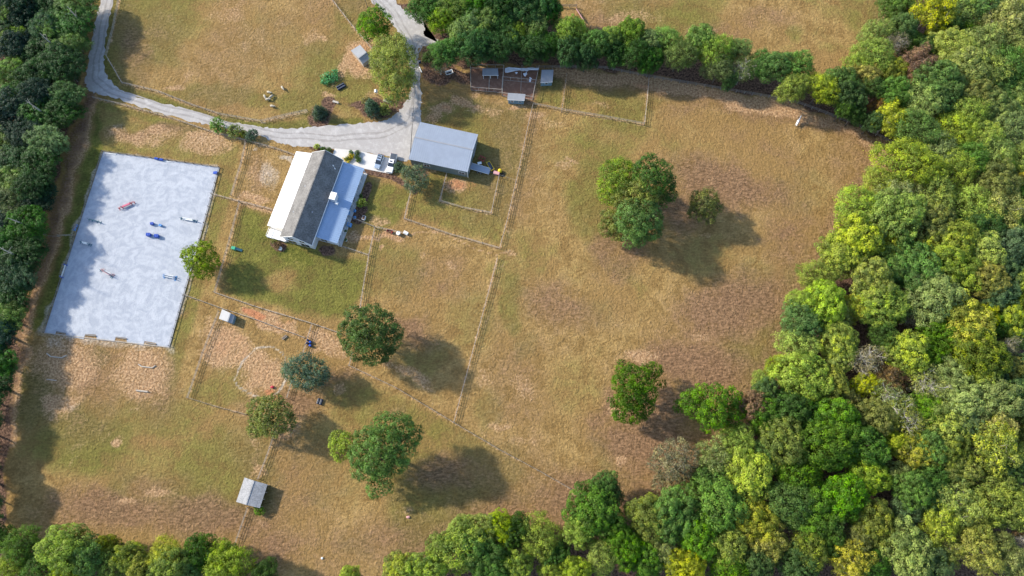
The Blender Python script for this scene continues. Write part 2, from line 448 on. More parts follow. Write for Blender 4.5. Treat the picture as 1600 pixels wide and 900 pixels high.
dirt = mx(dirt, blob(563,92,36,34,.85), strip([(530,118),(545,88),(575,62)], 8, .75), strip([(528,118),(520,135)], 3, .5),
  blob(320,222,48,22,.72), blob(230,212,72,17,.6), blob(410,268,36,40,.36), blob(395,312,38,9,.85), strip([(375,316),(425,330)], 5, .8),
  blob(355,546,54,44,.74), blob(408,582,46,46,.78), blob(402,497,32,10,.95,18), blob(436,510,34,11,.8,18), blob(515,535,44,20,.72,20), blob(330,510,8,30,.5),
  blob(100,570,74,50,.62), blob(222,580,52,54,.68), blob(95,632,32,20,.7), blob(189,690,12,9,.8), blob(195,786,18,9,.85), blob(245,770,32,8,.6), blob(85,545,26,16,.6), blob(85,645,30,16,.4),
  blob(958,652,20,10,.95,35), blob(1003,557,34,14,.7), blob(975,718,14,11,.9), blob(1090,525,22,12,.5), blob(895,253,16,5,.7,25), blob(882,262,14,10,.5),
  blob(690,168,26,12,.75), blob(676,180,16,10,.75), blob(722,160,14,12,.8), blob(738,166,14,6,.75), blob(760,172,50,7,.45), blob(740,148,10,6,.6),
  blob(812,168,18,6,.8), blob(848,132,14,5,.8), blob(840,180,26,8,.55), blob(865,195,30,10,.4), blob(1006,132,10,10,.85), blob(940,165,14,8,.5),
  blob(715,288,20,14,.75), blob(660,262,30,8,.6), blob(640,235,7,12,.8), blob(595,345,22,9,.55), blob(612,368,28,8,.85), blob(596,390,7,4,.9), blob(660,395,8,8,.5), blob(702,415,10,9,.55),
  blob(550,370,16,9,.7), blob(800,395,16,6,.6), blob(1395,240,30,10,.8), blob(1375,260,18,14,.7), blob(1390,20,16,30,.6),
  blob(485,55,24,14,.45), blob(505,62,8,8,.6), blob(440,40,10,30,.3), blob(270,140,22,7,.7), blob(355,15,50,30,.35), blob(395,60,40,30,.3), blob(290,120,16,10,.4),
  blob(640,588,60,12,.6,28), blob(600,565,16,10,.6), blob(445,675,18,12,.55), blob(455,660,26,18,.5), blob(900,770,14,8,.7), blob(780,665,22,9,.6), blob(820,690,30,10,.4),
  blob(760,590,24,24,.4), blob(820,610,30,26,.4), blob(915,10,40,14,.3), blob(990,30,60,14,.45), blob(1095,45,50,10,.35), blob(1100,370,16,10,.4), blob(585,150,24,14,.5), blob(605,160,14,9,.8), blob(515,155,14,8,.75),
  blob(670,60,30,22,.75), blob(625,28,22,10,.7), blob(700,70,22,8,.6), blob(395,690,10,16,.5), blob(404,740,22,8,.5), blob(740,870,50,12,.3), blob(635,800,16,8,.4), blob(535,605,12,12,.6))
for tr, wd, am in (([(818,240),(800,320),(793,395),(770,470),(745,560),(722,655)], 1.6, .34), ([(826,240),(808,330),(800,398)], 1.4, .3), ([(596,395),(588,440),(580,490)], 1.8, .36),
    ([(640,600),(740,665),(850,722),(905,755)], 2.0, .34), ([(800,396),(880,470),(960,560),(990,570)], 1.5, .26), ([(870,470),(930,520),(1000,640)], 1.2, .22), ([(1250,200),(1150,260),(1050,330),(1000,380)], 1.6, .24),
    ([(450,690),(430,740),(412,790),(395,850)], 2.0, .3), ([(160,690),(210,640),(240,610),(260,560)], 2.2, .34), ([(60,820),(120,700),(150,640),(140,560)], 2.0, .3), ([(300,170),(380,120),(440,60),(470,0)], 1.6, .26), ([(420,150),(480,120),(530,118)], 1.6, .3)):
    dirt = np.maximum(dirt, strip(tr, wd, am, True, .8))
for pts, st, _l in FENCES:
    dirt = np.maximum(dirt, strip(pts, 2.4 if st == 'board' else 1.5, .62 if st == 'board' else .25, False, .7) * (.45 + .9*fbm(xx, yy, 1/5., 61)))
dirt = np.maximum(dirt, strip([(880,116),(1010,128),(1200,164),(1300,192),(1400,240)], 11, .85, True))
dirt = np.maximum(dirt, strip([(634,371),(650,364),(672,361),(696,366),(740,388),(775,398),(800,392)], 1.5, .7))
dirt = np.maximum(dirt, strip([(548,372),(575,371),(592,374)], 3.5, .75))
dirt = np.maximum(dirt, strip([(450,590),(470,560),(500,550)], 5, .6, True))
ring = [(366,594),(378,566),(400,544),(424,541),(442,552),(450,572),(447,592),(436,612),(416,624),(392,616),(372,604),(366,594)]
pale = strip(ring, 2.4, .74, False, .8)*(.4 + 1.1*fbm(xx, yy, 1/4., 71))
pale = mx(pale, strip([(161,237),(343,262),(265,543),(69,520),(161,237)], 5, .6, True, .9), strip([(69,522),(265,545)], 10, .55, True, .9))
pale = mx(pale, blob(418,275,24,26,.52), blob(385,300,14,12,.3), blob(455,253,22,5,.7,20), blob(405,235,8,5,.6), blob(190,200,20,10,.4), blob(325,222,40,18,.35), blob(88,540,20,14,.5), blob(110,640,22,12,.4), blob(700,410,14,10,.2),
  blob(905,605,18,20,.2), strip([(409,191),(481,174)], 4, .45), strip(FENCES[0][0], 3, .35))
litter = mx(
  poly([(147,-30),(135,60),(126,150),(95,250),(62,380),(40,480),(20,600),(10,760),(20,900),(-400,900),(-400,-300),(100,-300)], 1.0, 9),
  strip([(147,120),(136,160),(120,215),(98,300),(64,410),(44,490),(20,600),(5,720),(0,800)], 13, .52, True, .7),
  blob(497,182,26,17,1), blob(515,168,18,12,.85), blob(590,172,40,20,1), blob(625,165,20,14,.8), blob(555,165,18,12,.7), blob(688,112,34,26,.95), blob(668,88,14,22,.7), blob(720,122,30,14,.7), blob(630,10,40,14,.75), blob(670,25,16,10,.6),
  blob(551,246,15,13,1), blob(505,233,24,6,1,10), strip([(572,268),(612,276),(640,292),(648,300)], 4.5, 1), strip([(576,290),(566,320),(560,345),(545,338)], 6, 1), blob(508,393,16,10,1), blob(436,383,14,8,.8), blob(565,330,14,18,.9), blob(655,270,22,20,.6), blob(540,232,8,4,.8),
  poly([(735,108),(842,106),(838,150),(830,168),(785,150),(735,146)], .34, 4, False),
  poly([(650,-40),(875,-40),(872,30),(850,105),(690,106),(668,60)], 1.0, 9),
  poly([(850,40),(935,50),(1000,70),(1110,92),(1200,115),(1260,120),(1400,120),(1400,-40),(1420,-200),(2400,-200),(2400,1200),(560,1200),(640,900),(720,870),(800,850),(880,870),(900,830),(940,810),(1010,800),(1080,790),(1120,740),(1190,640),(1215,590),(1260,500),(1300,430),(1345,350),(1400,270),(1400,225),(1300,178),(1200,150),(1010,118),(940,106),(850,106)], 1.0, 9),
  poly([(-300,1200),(-300,850),(0,845),(60,850),(170,862),(300,862),(370,880),(440,930),(440,1200)], 1.0, 9))
dirt = np.maximum(dirt, strip([(144,150),(134,185),(124,225),(104,300),(100,330),(72,410),(52,490),(30,590),(16,690)], 8, .85, True, .8))
litter = np.where(far, 1.0, litter)
clay = mx(blob(395,494,20,8,1,18), blob(440,505,20,8,.5), blob(735,288,16,12,.5), blob(715,287,18,12,.6), blob(1000,134,12,8,.5), blob(420,615,14,8,.8), blob(425,625,14,8,.7), blob(410,600,30,20,.3), blob(700,168,12,6,.5), blob(612,368,28,8,.45), blob(660,588,30,10,.25), blob(563,92,34,32,.4), blob(560,385,12,8,.3), blob(960,655,12,8,.3),blob(445,680,20,12,.4), blob(360,540,50,40,.40), blob(408,580,40,40,.36))

def grid_faces(nx, ny):
    i = np.arange((nx-1)*(ny-1)); r, c = i // (nx-1), i % (nx-1)
    a = r*nx + c
    return np.stack([a, a+1, a+nx+1, a+nx], 1)
def np_mesh(name, V, F, mat=None):
    me = bpy.data.meshes.new(name)
    k = F.shape[1]
    me.vertices.add(len(V)); me.vertices.foreach_set('co', np.asarray(V, np.float32).ravel())
    me.loops.add(F.size); me.loops.foreach_set('vertex_index', F.astype(np.int32).ravel())
    me.polygons.add(len(F))
    me.polygons.foreach_set('loop_start', np.arange(0, F.size, k, dtype=np.int32))
    me.update(calc_edges=True)
    if mat: me.materials.append(mat)
    return me
zz = np.zeros_like(xx)
gme = np_mesh('ground', np.stack([xx, yy, zz], 1), grid_faces(len(GX), len(GY)))
for nm, ch in (('wear', (green, dirt, red, clay)), ('cover', (litter, pale, pale*0, pale*0+1))):
    a = gme.attributes.new(nm, 'FLOAT_COLOR', 'POINT')
    a.data.foreach_set('color', np.stack(ch, 1).astype(np.float32).ravel())

def ground_mat():
    m, nt, p = new_mat('pasture_ground')
    co = objco(nt)
    def chan(nm):
        at = nt.nodes.new('ShaderNodeAttribute'); at.attribute_name = nm
        sp = nt.nodes.new('ShaderNodeSeparateColor'); nt.links.new(at.outputs['Color'], sp.inputs[0])
        return sp.outputs[0], sp.outputs[1], sp.outputs[2], at.outputs['Alpha']
    g, d, r, cl = chan('wear'); li, pa, _, _ = chan('cover')
    mp = nt.nodes.new('ShaderNodeMapping'); nt.links.new(co, mp.inputs[0])
    mp.inputs['Rotation'].default_value = (0, 0, R(-38)); mp.inputs['Scale'].default_value = (1, 2.6, 1)
    streak = noise_n(nt, mp.outputs[0], .75, 5, .68, .6)
    fine = noise_n(nt, co, 1.7, 4, .75)
    mid = noise_n(nt, co, .22, 5, .62, .4)
    big = noise_n(nt, co, .045, 4, .55)
    def lim(mask, n, k=.9, lo=.32, hi=.68):
        return smooth(nt, math_n(nt, 'ADD', mask, math_n(nt, 'MULTIPLY', math_n(nt, 'SUBTRACT', n, .5), k)), lo, hi)
    mix1 = math_n(nt, 'ADD', math_n(nt, 'MULTIPLY', mid, .68), math_n(nt, 'MULTIPLY', streak, .32))
    straw = mixc(nt, smooth(nt, mix1, .36, .64), (.200, .124, .044), (.355, .238, .092))
    straw = mixc(nt, smooth(nt, big, .42, .66), straw, (.255, .160, .060))
    gr = mixc(nt, smooth(nt, mix1, .36, .66), (.068, .084, .016), (.165, .160, .034))
    c = mixc(nt, math_n(nt, 'MULTIPLY', lim(g, mix1, 1.5, .18, 1.0), .98), straw, gr)
    rd = mixc(nt, smooth(nt, streak, .38, .62), (.128, .074, .044), (.255, .150, .088))
    c = mixc(nt, math_n(nt, 'MULTIPLY', lim(r, mix1, 2.0, .10, 1.05), .85), c, rd)
    dn = math_n(nt, 'ADD', math_n(nt, 'MULTIPLY', mid, .4), math_n(nt, 'MULTIPLY', fine, .6))
    dt = mixc(nt, smooth(nt, fine, .35, .65), (.30, .172, .088), (.45, .295, .165))
    c = mixc(nt, math_n(nt, 'MULTIPLY', lim(d, dn, 2.2, .20, .82), .94), c, dt)
    c = mixc(nt, math_n(nt, 'MULTIPLY', lim(cl, dn, 1.4, .35, .8), .85), c, (.42, .175, .085))
    c = mixc(nt, math_n(nt, 'MULTIPLY', lim(pa, dn, 1.0, .3, .8), .8), c, (.44, .385, .315))
    lt = mixc(nt, smooth(nt, fine, .36, .64), (.055, .032, .024), (.19, .115, .078))
    c = mixc(nt, lim(li, dn, 1.1, .35, .65), c, lt)
    v = math_n(nt, 'ADD', math_n(nt, 'MULTIPLY', fine, 1.5), math_n(nt, 'MULTIPLY', streak, .7))
    hsv = nt.nodes.new('ShaderNodeHueSaturation')
    nt.links.new(c, hsv.inputs['Color'])
    nt.links.new(math_n(nt, 'ADD', v, -.12), hsv.inputs['Value'])
    nt.links.new(hsv.outputs[0], p.inputs['Base Color'])
    p.inputs['Roughness'].default_value = .95
    p.inputs['Specular IOR Level'].default_value = .1
    tuft = noise_n(nt, co, .75, 3, .6, .8)
    h = math_n(nt, 'ADD', math_n(nt, 'MULTIPLY', fine, .5), math_n(nt, 'ADD', math_n(nt, 'MULTIPLY', mix1, .3), math_n(nt, 'MULTIPLY', tuft, .6)))
    nt.links.new(bump(nt, h, .85, .9), p.inputs['Normal'])
    return m
gme.materials.append(ground_mat())
tag(link('ground', gme), kind='structure')

# ------------------------------------------------------------------ sheets on the ground
def spline(pts, n=6):
    out = []
    for i in range(len(pts) - 1):
        p0, p1, p2, p3 = pts[max(i-1,0)], pts[i], pts[i+1], pts[min(i+2,len(pts)-1)]
        for k in range(n):
            t = k / n
            out.append(tuple(.5*((2*p1[a]) + (-p0[a]+p2[a])*t + (2*p0[a]-5*p1[a]+4*p2[a]-p3[a])*t*t + (-p0[a]+3*p1[a]-3*p2[a]+p3[a])*t**3) for a in (0,1)))
    out.append(tuple(pts[-1]))
    return out
def sheet(name, pxpoly, z, m, jit=0.0, n=6):
    pts = spline(list(pxpoly) + [pxpoly[0]], n)[:-1] if n > 1 else pxpoly
    bm = bmesh.new()
    vs = []
    for p in pts:
        q = G(*p, 0)
        q.x += random.uniform(-jit, jit); q.y += random.uniform(-jit, jit); q.z = z
        vs.append(bm.verts.new(q))
    f = bm.faces.new(vs)
    if f.normal.z < 0: f.normal_flip()
    f.normal_update()
    if f.normal.z < 0: bmesh.ops.reverse_faces(bm, faces=[f])
    ex = bmesh.ops.extrude_face_region(bm, geom=[f])
    for v in ex['geom']:
        if isinstance(v, bmesh.types.BMVert): pass
    lower = [e for e in bm.verts if e not in vs]
    for v in vs: v.co.z = -.02
    for v in lower: v.co.z = z
    bmesh.ops.recalc_face_normals(bm, faces=bm.faces)
    bmesh.ops.triangulate(bm, faces=bm.faces)
    me = bpy.data.meshes.new(name); bm.to_mesh(me); bm.free()
    me.materials.append(m)
    return tag(link(name, me), kind='structure')

def gravel_mat(name, a, b, cc, sc=.5, tracks=False):
    m, nt, p = new_mat(name)
    co = objco(nt)
    f = noise_n(nt, co, 3.0, 5, .8)
    g_ = noise_n(nt, co, sc, 5, .65, .8)
    w = nt.nodes.new('ShaderNodeTexWave'); w.wave_type = 'RINGS'
    mp = nt.nodes.new('ShaderNodeMapping'); nt.links.new(co, mp.inputs[0]); mp.inputs['Location'].default_value = (104, -52, 0)
    w.rings_direction = 'Z'; nt.links.new(mp.outputs[0], w.inputs[0]); w.inputs['Scale'].default_value = .22
    w.inputs['Distortion'].default_value = 9; w.inputs['Detail'].default_value = 4; w.inputs['Detail Scale'].default_value = .6
    k = math_n(nt, 'ADD', math_n(nt, 'MULTIPLY', g_, 0.95 if tracks else .8), math_n(nt, 'MULTIPLY', w.outputs['Fac'], .05 if tracks else .05))
    c = mixc(nt, smooth(nt, k, .36, .66), a, b)
    c = mixc(nt, math_n(nt, 'MULTIPLY', smooth(nt, f, .5, .72), .5), c, cc)
    nt.links.new(c, p.inputs['Base Color'])
    p.inputs['Roughness'].default_value = .95; p.inputs['Specular IOR Level'].default_value = .1
    nt.links.new(bump(nt, math_n(nt, 'ADD', f, k), .12, .8), p.inputs['Normal'])
    return m
M['gravel'] = gravel_mat('gravel', (.35, .332, .318), (.465, .445, .43), (.27, .25, .235))
M['sand'] = gravel_mat('arena_sand', (.315, .34, .385), (.415, .437, .475), (.22, .235, .265), .40, True)
DRIVE = [(161,-30),(157,0),(148,40),(140,85),(135,115),(134,132),(142,143),(158,147),(190,156),(240,174),(300,190),(330,196),(400,211),(432,222),(458,228),(500,231),(545,236),(600,243),(636,252),(646,240),(650,215),(656,194),(658,172),(659,150),(655,115),(653,90),(655,76),(668,70),(684,68),(680,60),(664,55),(663,40),(662,26),(652,18),(646,20),(638,18),(625,10),(608,-12),(600,-30),(560,-30),(576,-4),(596,18),(612,36),(626,55),(634,78),(640,100),(644,130),(638,150),(626,170),(606,186),(572,192),(520,196),(470,200),(425,200),(395,196),(340,186),(280,168),(220,153),(190,142),(172,125),(164,108),(163,85),(167,50),(177,0),(182,-30)]
sheet('gravel_drive', DRIVE, .04, M['gravel'], .34, 9)
sheet('concrete_pad', [(523,232),(561,236),(621,250),(612,272),(590,268),(560,262),(530,262),(518,250)], .10, M['concrete'], 0, 1)
ARENA = [(161,237),(343,262),(265,543),(246,541),(244,536),(226,533),(224,540),(199,535),(197,528),(181,526),(179,534),(152,531),(150,523),(133,522),(131,530),(104,525),(102,520),(88,517),(86,523),(69,520)]
sheet('riding_arena', ARENA, .07, M['sand'], 0, 1)

M['pen_soil'] = gravel_mat('pen_soil', (.21, .115, .078), (.33, .20, .14), (.14, .08, .058), .5)
sheet('pen_floor', [(735.5,106),(786.5,106.5),(784,144.5),(736,141)], .03, M['pen_soil'], 0, 1)
sheet('pen_floor', [(787.5,106.5),(842,106.5),(832,155.5),(785,149.5)], .03, M['pen_soil'], 0, 1)
# wheel ruts worn into the drive: darker bands of packed fines
M['ruts'] = gravel_mat('packed_gravel', (.28, .263, .25), (.40, .38, .362), (.23, .21, .195))
def rut(pts, off, wd):
    P = [G(*p) for p in spline(pts, 8)]
    L, Rr_ = [], []
    for i, p in enumerate(P):
        d = (P[min(i+1, len(P)-1)] - P[max(i-1, 0)]).normalized(); n = Vector((-d.y, d.x, 0))
        c = p + n*(off + .25*math.sin(i*.7)); w_ = wd*random.uniform(.3, 1.0)
        L.append(c + n*w_); Rr_.append(c - n*w_)
    vs = [Vector((q.x, q.y, .046)) for q in L + Rr_]; k = len(P)
    return MB().add(vs, [(i, i+1, k+i+1, k+i) for i in range(k-1)])
CL = [(172,-8),(160,50),(152,95),(150,120),(168,138),(235,162),(310,182),(400,205),(470,213),(540,215),(605,208),(640,188),(648,160),(650,120),(644,80),(625,35),(592,-6)]
for off in (-.85, .85): tag(rut(CL, off, .45).build('wheel_rut', M['ruts']), kind='structure')
for off in (-.8, .8): tag(rut([(648,95),(655,70),(672,63)], off, .3).build('wheel_rut', M['ruts']), kind='structure')

# ------------------------------------------------------------------ fences: each run is a thing with its posts and rails
UNIT = MB().box((0, 0, 0), (1, 1, 1))
BOARD = {k: MB().box((0, 0, 0), (1, 1, 1)).mesh('rail', M[k]) for k in ('wood_pale', 'wood_dark', 'wood_grey', 'steel_post', 'white_paint')}
def unit_bar(name, me, a, b, w, h, parent, base):
    a, b = Vector(a), Vector(b)
    d = b - a
    o = link(name, me, parent)
    o.rotation_euler = d.to_track_quat('X', 'Z').to_euler()
    o.location = (a + b) / 2 - base
    o.scale = (d.length, w, h)
    return o
def fence(pts, style, label, group='fences around the paddocks', name='board_fence', cat='fence', step=2.44):
    P = [G(*p) for p in pts]
    root = thing(name, label, cat, P[0], 0, group)
    b0 = root.location.copy()
    H = {'board': 1.35, 'dark': 1.5, 'wire': 1.7, 'arena': .95}[style]
    pm = {'board': 'wood_grey', 'dark': 'wood_grey', 'wire': 'steel_post', 'arena': 'wood_dark'}[style]
    rm = {'board': 'wood_pale', 'dark': 'wood_grey', 'wire': 'steel_post', 'arena': 'wood_grey'}[style]
    pw = {'board': .11, 'dark': .16, 'wire': .07, 'arena': .12}[style]
    for i, (a, b) in enumerate(zip(P, P[1:])):
        L = (b - a).length
        n = max(1, round(L / step))
        d = (b - a) / n
        nrm = Vector((-d.y, d.x, 0)).normalized() * (pw/2 + .022)
        last = (i == len(P) - 2)
        for k in range(n + (1 if last else 0)):
            c = a + d * k + Vector((random.uniform(-.05, .05), random.uniform(-.05, .05), 0))
            hh = H + random.uniform(-.04, .07)
            o = link('post', BOARD[pm], root, c - b0 + Vector((0, 0, hh/2 - .05)), (random.uniform(-.03,.03), random.uniform(-.03,.03), math.atan2(d.y, d.x)), (pw, pw, hh + .1))
        zs = {'board': (.42, .80, 1.2), 'dark': (.5, .95, 1.38), 'wire': (1.62,), 'arena': (.14, .72)}[style]
        k = 0
        while k < n:
            s = min(2, n - k)
            for z in zs:
                j = random.uniform(-.03, .03)
                p, q = a + d*k + nrm, a + d*(k+s) + nrm
                w, h = {'board': (.04, .09), 'dark': (.04, .13), 'wire': (.03, .03), 'arena': (.05, .16)}[style]
                unit_bar('rail', BOARD[rm], p + Vector((0,0,z+j)), q + Vector((0,0,z+random.uniform(-.03,.03))), w, h, root, b0)
            k += s
    return root
for pts, st, lab in FENCES: fence(pts, st, lab, name={'board': 'board_fence', 'dark': 'post_fence', 'wire': 'wire_fence'}[st])
for pts, lab in ((ARENA_L, 'low rail fence along the left side of the pale riding arena'), (ARENA_T, 'low rail fence along the top end of the pale riding arena'), (ARENA_R, 'low rail fence along the right side of the pale riding arena')):
    fence(pts, 'arena', lab, 'rails around the riding arena', 'arena_rail')
gt = thing('field_gate', 'grey field gate across the dirt track left of the arena', 'gate', G(72, 368))
for z in (.3, .6, .9, 1.2): unit_bar('gate_bar', BOARD['steel_post'], G(72,368,z), G(93,369.5,z), .05, .06, gt, gt.location)
for p in ((72,368),(93,369.5)): link('post', BOARD['wood_grey'], gt, G(*p) - gt.location + Vector((0,0,.7)), (0,0,0), (.14,.14,1.4))
fence([(93,369.5),(114,369)], 'board', 'short board fence from the field gate to the left arena rail', step=2.0)
gt = thing('field_gate', 'pink metal gate standing open behind the upper tree row', 'gate', G(900, 14))
pk = MB().box((0,0,0),(1,1,1)).mesh('gate_bar', M['paint_rose'])
for z in (.3, .6, .9, 1.2): unit_bar('gate_bar', pk, G(900.5,14,z), G(912,32,z), .25, .07, gt, gt.location)
for t in (0, .33, .66, 1): link('gate_upright', pk, gt, G(900.5+11.5*t, 14+18*t) - gt.location + Vector((0,0,.75)), (0,0,0), (.08,.08,1.1))
# beams lying along the lower arena edge, where the retaining sand is notched
for i, (a, b, lab) in enumerate((((88,518),(103,521),'first and leftmost'), ((133,523),(150,525),'second'), ((181,527),(198,529.5),'third'), ((227,535),(244,538),'fourth and rightmost'))):
    o = MB().bar(G(*a,.2), G(*b,.2), .3, .24).build('timber_beam', M['wood_grey'], bevel=.03)
    tag(o, f'{lab} timber beam set in the notches of the lower arena edge', 'beam', 'beams along the lower arena edge')
o = MB().bar(G(*(69,520),.12), G(*(265,543),.12), .16, .3).build('retaining_board', M['wood_pale'])
tag(o, 'long retaining board under the lower end of the riding arena', 'board')
# round training ring worn between low rails
ringp = ring
def low_edge(i):
    pass

# ------------------------------------------------------------------ helper for things surveyed by photo pixels
def quad_at(pxs4, zs):
    return [G(*p, z) for p, z in zip(pxs4, zs)]
def shed(name, label, roof_px, zs, roof_m, wall_m, open_front=False, inset=.18, group=None, windows=0, thick=.12, cat='shed', ribs=False):
    """lean-to: roof corners back-left, back-right, front-right, front-left"""
    q = quad_at(roof_px, zs)
    c = sum(q, Vector()) / 4
    base = Vector((c.x, c.y, 0))
    t = thing(name, label, cat, base, 0, group)
    r = [p - base for p in q]
    MB().slab(r, thick).build('roof', M[roof_m], t)
    ctr = sum(r, Vector()) / 4
    w = [ctr + (p - ctr) * (1 - inset / 1.6) for p in r]
    for p, z in zip(w, zs): p.z = z - thick - .01
    g = [Vector((p.x, p.y, 0)) for p in w]
    def wall(i, j, nm='wall'):
        d = (g[j] - g[i]).normalized(); n_ = Vector((-d.y, d.x, 0)) * .05
        vs = [g[i]-n_, g[j]-n_, w[j]-n_, w[i]-n_, g[i]+n_, g[j]+n_, w[j]+n_, w[i]+n_]
        MB().add(vs, [(0,1,2,3),(7,6,5,4),(0,4,5,1),(1,5,6,2),(2,6,7,3),(3,7,4,0)]).build(nm, M[wall_m], t)
    wall(0, 1); wall(1, 2); wall(3, 0)
    if open_front:
        for k in (0, .5, 1):
            p = g[2].lerp(g[3], k); h = w[2].lerp(w[3], k).z
            MB().box(p + Vector((0,0,h/2)), (.12,.12,h)).build('post', M['white_paint'], t)
    else:
        wall(2, 3, 'front_wall')
    d = (g[2] - g[3]); u = d.normalized(); nf = Vector((u.y, -u.x, 0))
    ang = math.atan2(u.y, u.x)
    for k in range(windows):
        p = g[3] + d * ((k + .5) / windows) + nf * .07 + Vector((0, 0, min(zs[2], zs[3]) * .58))
        f = MB().box((0,0,0), (.95,.06,.75)).build('window', M['white_paint'], t, p, ang)
        MB().box((0,-.04,0), (.75,.03,.55)).build('pane', M['glass'], f)
    # drip edge
    MB().bar(r[3] + nf*.03 - Vector((0,0,.06)), r[2] + nf*.03 - Vector((0,0,.06)), .05, .14).build('fascia', M['white_paint'], t)
    return t
coops = 'animal sheds by the pens'
shed('open_shed', 'long low shed with grey roof at the back of the pens', [(753.7,107),(778,107),(779,117.6),(753.7,117.6)], (2.3,2.3,2.0,2.0), 'metal_grey', 'wood_grey', True, group=coops)
shed('goat_shed', 'square shed with pale grey roof right of the netted pens', [(846.4,109),(865,109),(863.4,128),(844.4,129)], (2.9,2.9,2.2,2.2), 'metal_grey', 'siding_blue', group=coops, windows=1)
shed('chicken_coop', 'blue coop with two dark windows below the netted pens', [(793.6,145),(821,147),(819.6,157),(792.7,155.8)], (2.7,2.7,2.3,2.3), 'metal_grey', 'siding_blue', group=coops, windows=2)

def gable_shed(name, label, px4, eave, ridge, split, roof_m, wall_m, open_side=None, group=None):
    """roof corners: far end left, far end right, near end right, near end left; the ridge runs from the far to the near end"""
    q = quad_at(px4, (eave,)*4)
    base = sum(q, Vector()) / 4; base.z = 0
    t = thing(name, label, 'shed', base, 0, group)
    r = [p - base for p in q]
    ra, rb = r[0].lerp(r[1], split), r[3].lerp(r[2], split)
    ra.z = rb.z = ridge
    MB().slab([r[0], ra, rb, r[3]], .1).build('roof_slope', M[roof_m], t)
    MB().slab([ra + Vector((0,0,.015)), r[1], r[2], rb + Vector((0,0,.015))], .1).build('roof_slope', M[roof_m], t)
    MB().bar(ra + Vector((0,0,.04)), rb + Vector((0,0,.04)), .3, .06).build('ridge_cap', M[roof_m], t)
    k = .9
    w = [p * k for p in r]; wa, wb = ra * k, rb * k
    for p in w: p.z = eave - .14
    wa.z = wb.z = ridge - .14
    gnd = [Vector((p.x, p.y, 0)) for p in w]
    def panel(pts, nm='wall'):
        n_ = (pts[1]-pts[0]).cross(pts[2]-pts[0]).normalized() * .05
        m = len(pts)
        MB().add([p - n_ for p in pts] + [p + n_ for p in pts], [tuple(range(m)), tuple(range(2*m-1, m-1, -1))] + [(i, i+m, (i+1) % m + m, (i+1) % m) for i in range(m)]).build(nm, M[wall_m], t)
    panel([gnd[0], gnd[1], w[1], wa, w[0]]); panel([gnd[3], gnd[2], w[2], wb, w[3]])
    panel([gnd[0], gnd[3], w[3], w[0]])
    if open_side:
        for f in (0, .33, .66, 1):
            p = gnd[1].lerp(gnd[2], f); MB().box(p + Vector((0,0,(eave-.14)/2)), (.14,.14,eave-.14)).build('post', M['wood_pale'], t)
    else: panel([gnd[1], gnd[2], w[2], w[1]])
    return t
gs = 'run-in sheds in the paddocks'
gable_shed('run_in_shed', 'grey shingled gabled run-in shed casting a black shadow in the lower pasture', [(382,746),(418,757),(406,794),(369,784)], 2.5, 3.4, .47, 'shingle_grey', 'wood_grey', True, gs)
gable_shed('run_in_shed', 'saltbox run-in shed with long grey slope on bare dirt in the sheep paddock', [(548,79),(567,100.4),(578.4,90.7),(562.4,70)], 1.9, 2.9, .70, 'metal_grey', 'wood_pale', False, gs)
gable_shed('run_in_shed', 'small white roofed shed with dark side at the corner of the square dirt pen', [(347,483),(366.7,492.6),(362.5,505.5),(342,498)], 1.8, 2.3, .72, 'metal_grey', 'siding_blue', False, gs)

# pens of pale frames with netting
def pen(label, pxl, h=1.9, closed=False, extra=()):
    P = [G(*p) for p in pxl]
    base = P[0].copy()
    t = thing('pen_frame', label, 'pen', base, 0, 'wire pens by the coops')
    for a, b in list(zip(P, P[1:])) + [(G(*x), G(*y)) for x, y in extra]:
        L = (b-a).length; n = max(1, round(L/2.4))
        for k in range(n + 1):
            p = a.lerp(b, k/n)
            link('post', BOARD['wood_pale'], t, p - base + Vector((0,0,h/2)), (0,0,0), (.11,.11,h))
        for z in (.15, h): unit_bar('rail', BOARD['wood_pale'], a + Vector((0,0,z)), b + Vector((0,0,z)), .09, .09, t, base)
    return t
pen('left wire pen of brown soil with the long low shed inside', [(735.5,106.5),(736,141),(784,145),(787,107),(735.5,106.5)], extra=[((765,120),(764,142))])
pen('right wire pen of brown soil under torn white netting', [(787.5,107),(784.5,150),(832,156),(842,107)], extra=[((815.5,107),(813.5,146)), ((784.8,125),(837,130))])
for i, (pts, lab) in enumerate((([(788,106),(800,105),(815,107),(826,106),(842,105),(841,109),(831,108),(824,111),(815,110.5),(806,110),(796,111),(790,114)], 'long strip of torn white netting along the top of the right pen'),
        ([(805,113),(808,112),(809,114),(806,116)], 'small scrap of white netting in the upper left of the right pen'),
        ([(818,115),(823,113),(825,116),(821,119)], 'scrap of white netting in the upper middle of the right pen'),
        ([(826,124),(828,121),(831,122),(829,127),(827,128)], 'scrap of white netting at the right side of the right pen'))):
    P = [G(*p, 1.93) for p in pts]
    c = sum(P, Vector())/len(P)
    rp = []
    for a, b in zip(P, P[1:] + P[:1]):
        for k in range(3): rp.append(a.lerp(b, k/3) + Vector((random.uniform(-.2,.2), random.uniform(-.2,.2), random.uniform(-.12,.05))))
    vs = [c - Vector((0,0,.1))] + rp
    m_ = MB().add(vs, [(0, i_, i_ % len(rp) + 1) for i_ in range(1, len(rp)+1)])
    o = m_.build('torn_netting', M['net']); sd = o.modifiers.new('thickness', 'SOLIDIFY'); sd.thickness = .03
    tag(o, lab, 'netting', 'torn netting over the right pen')

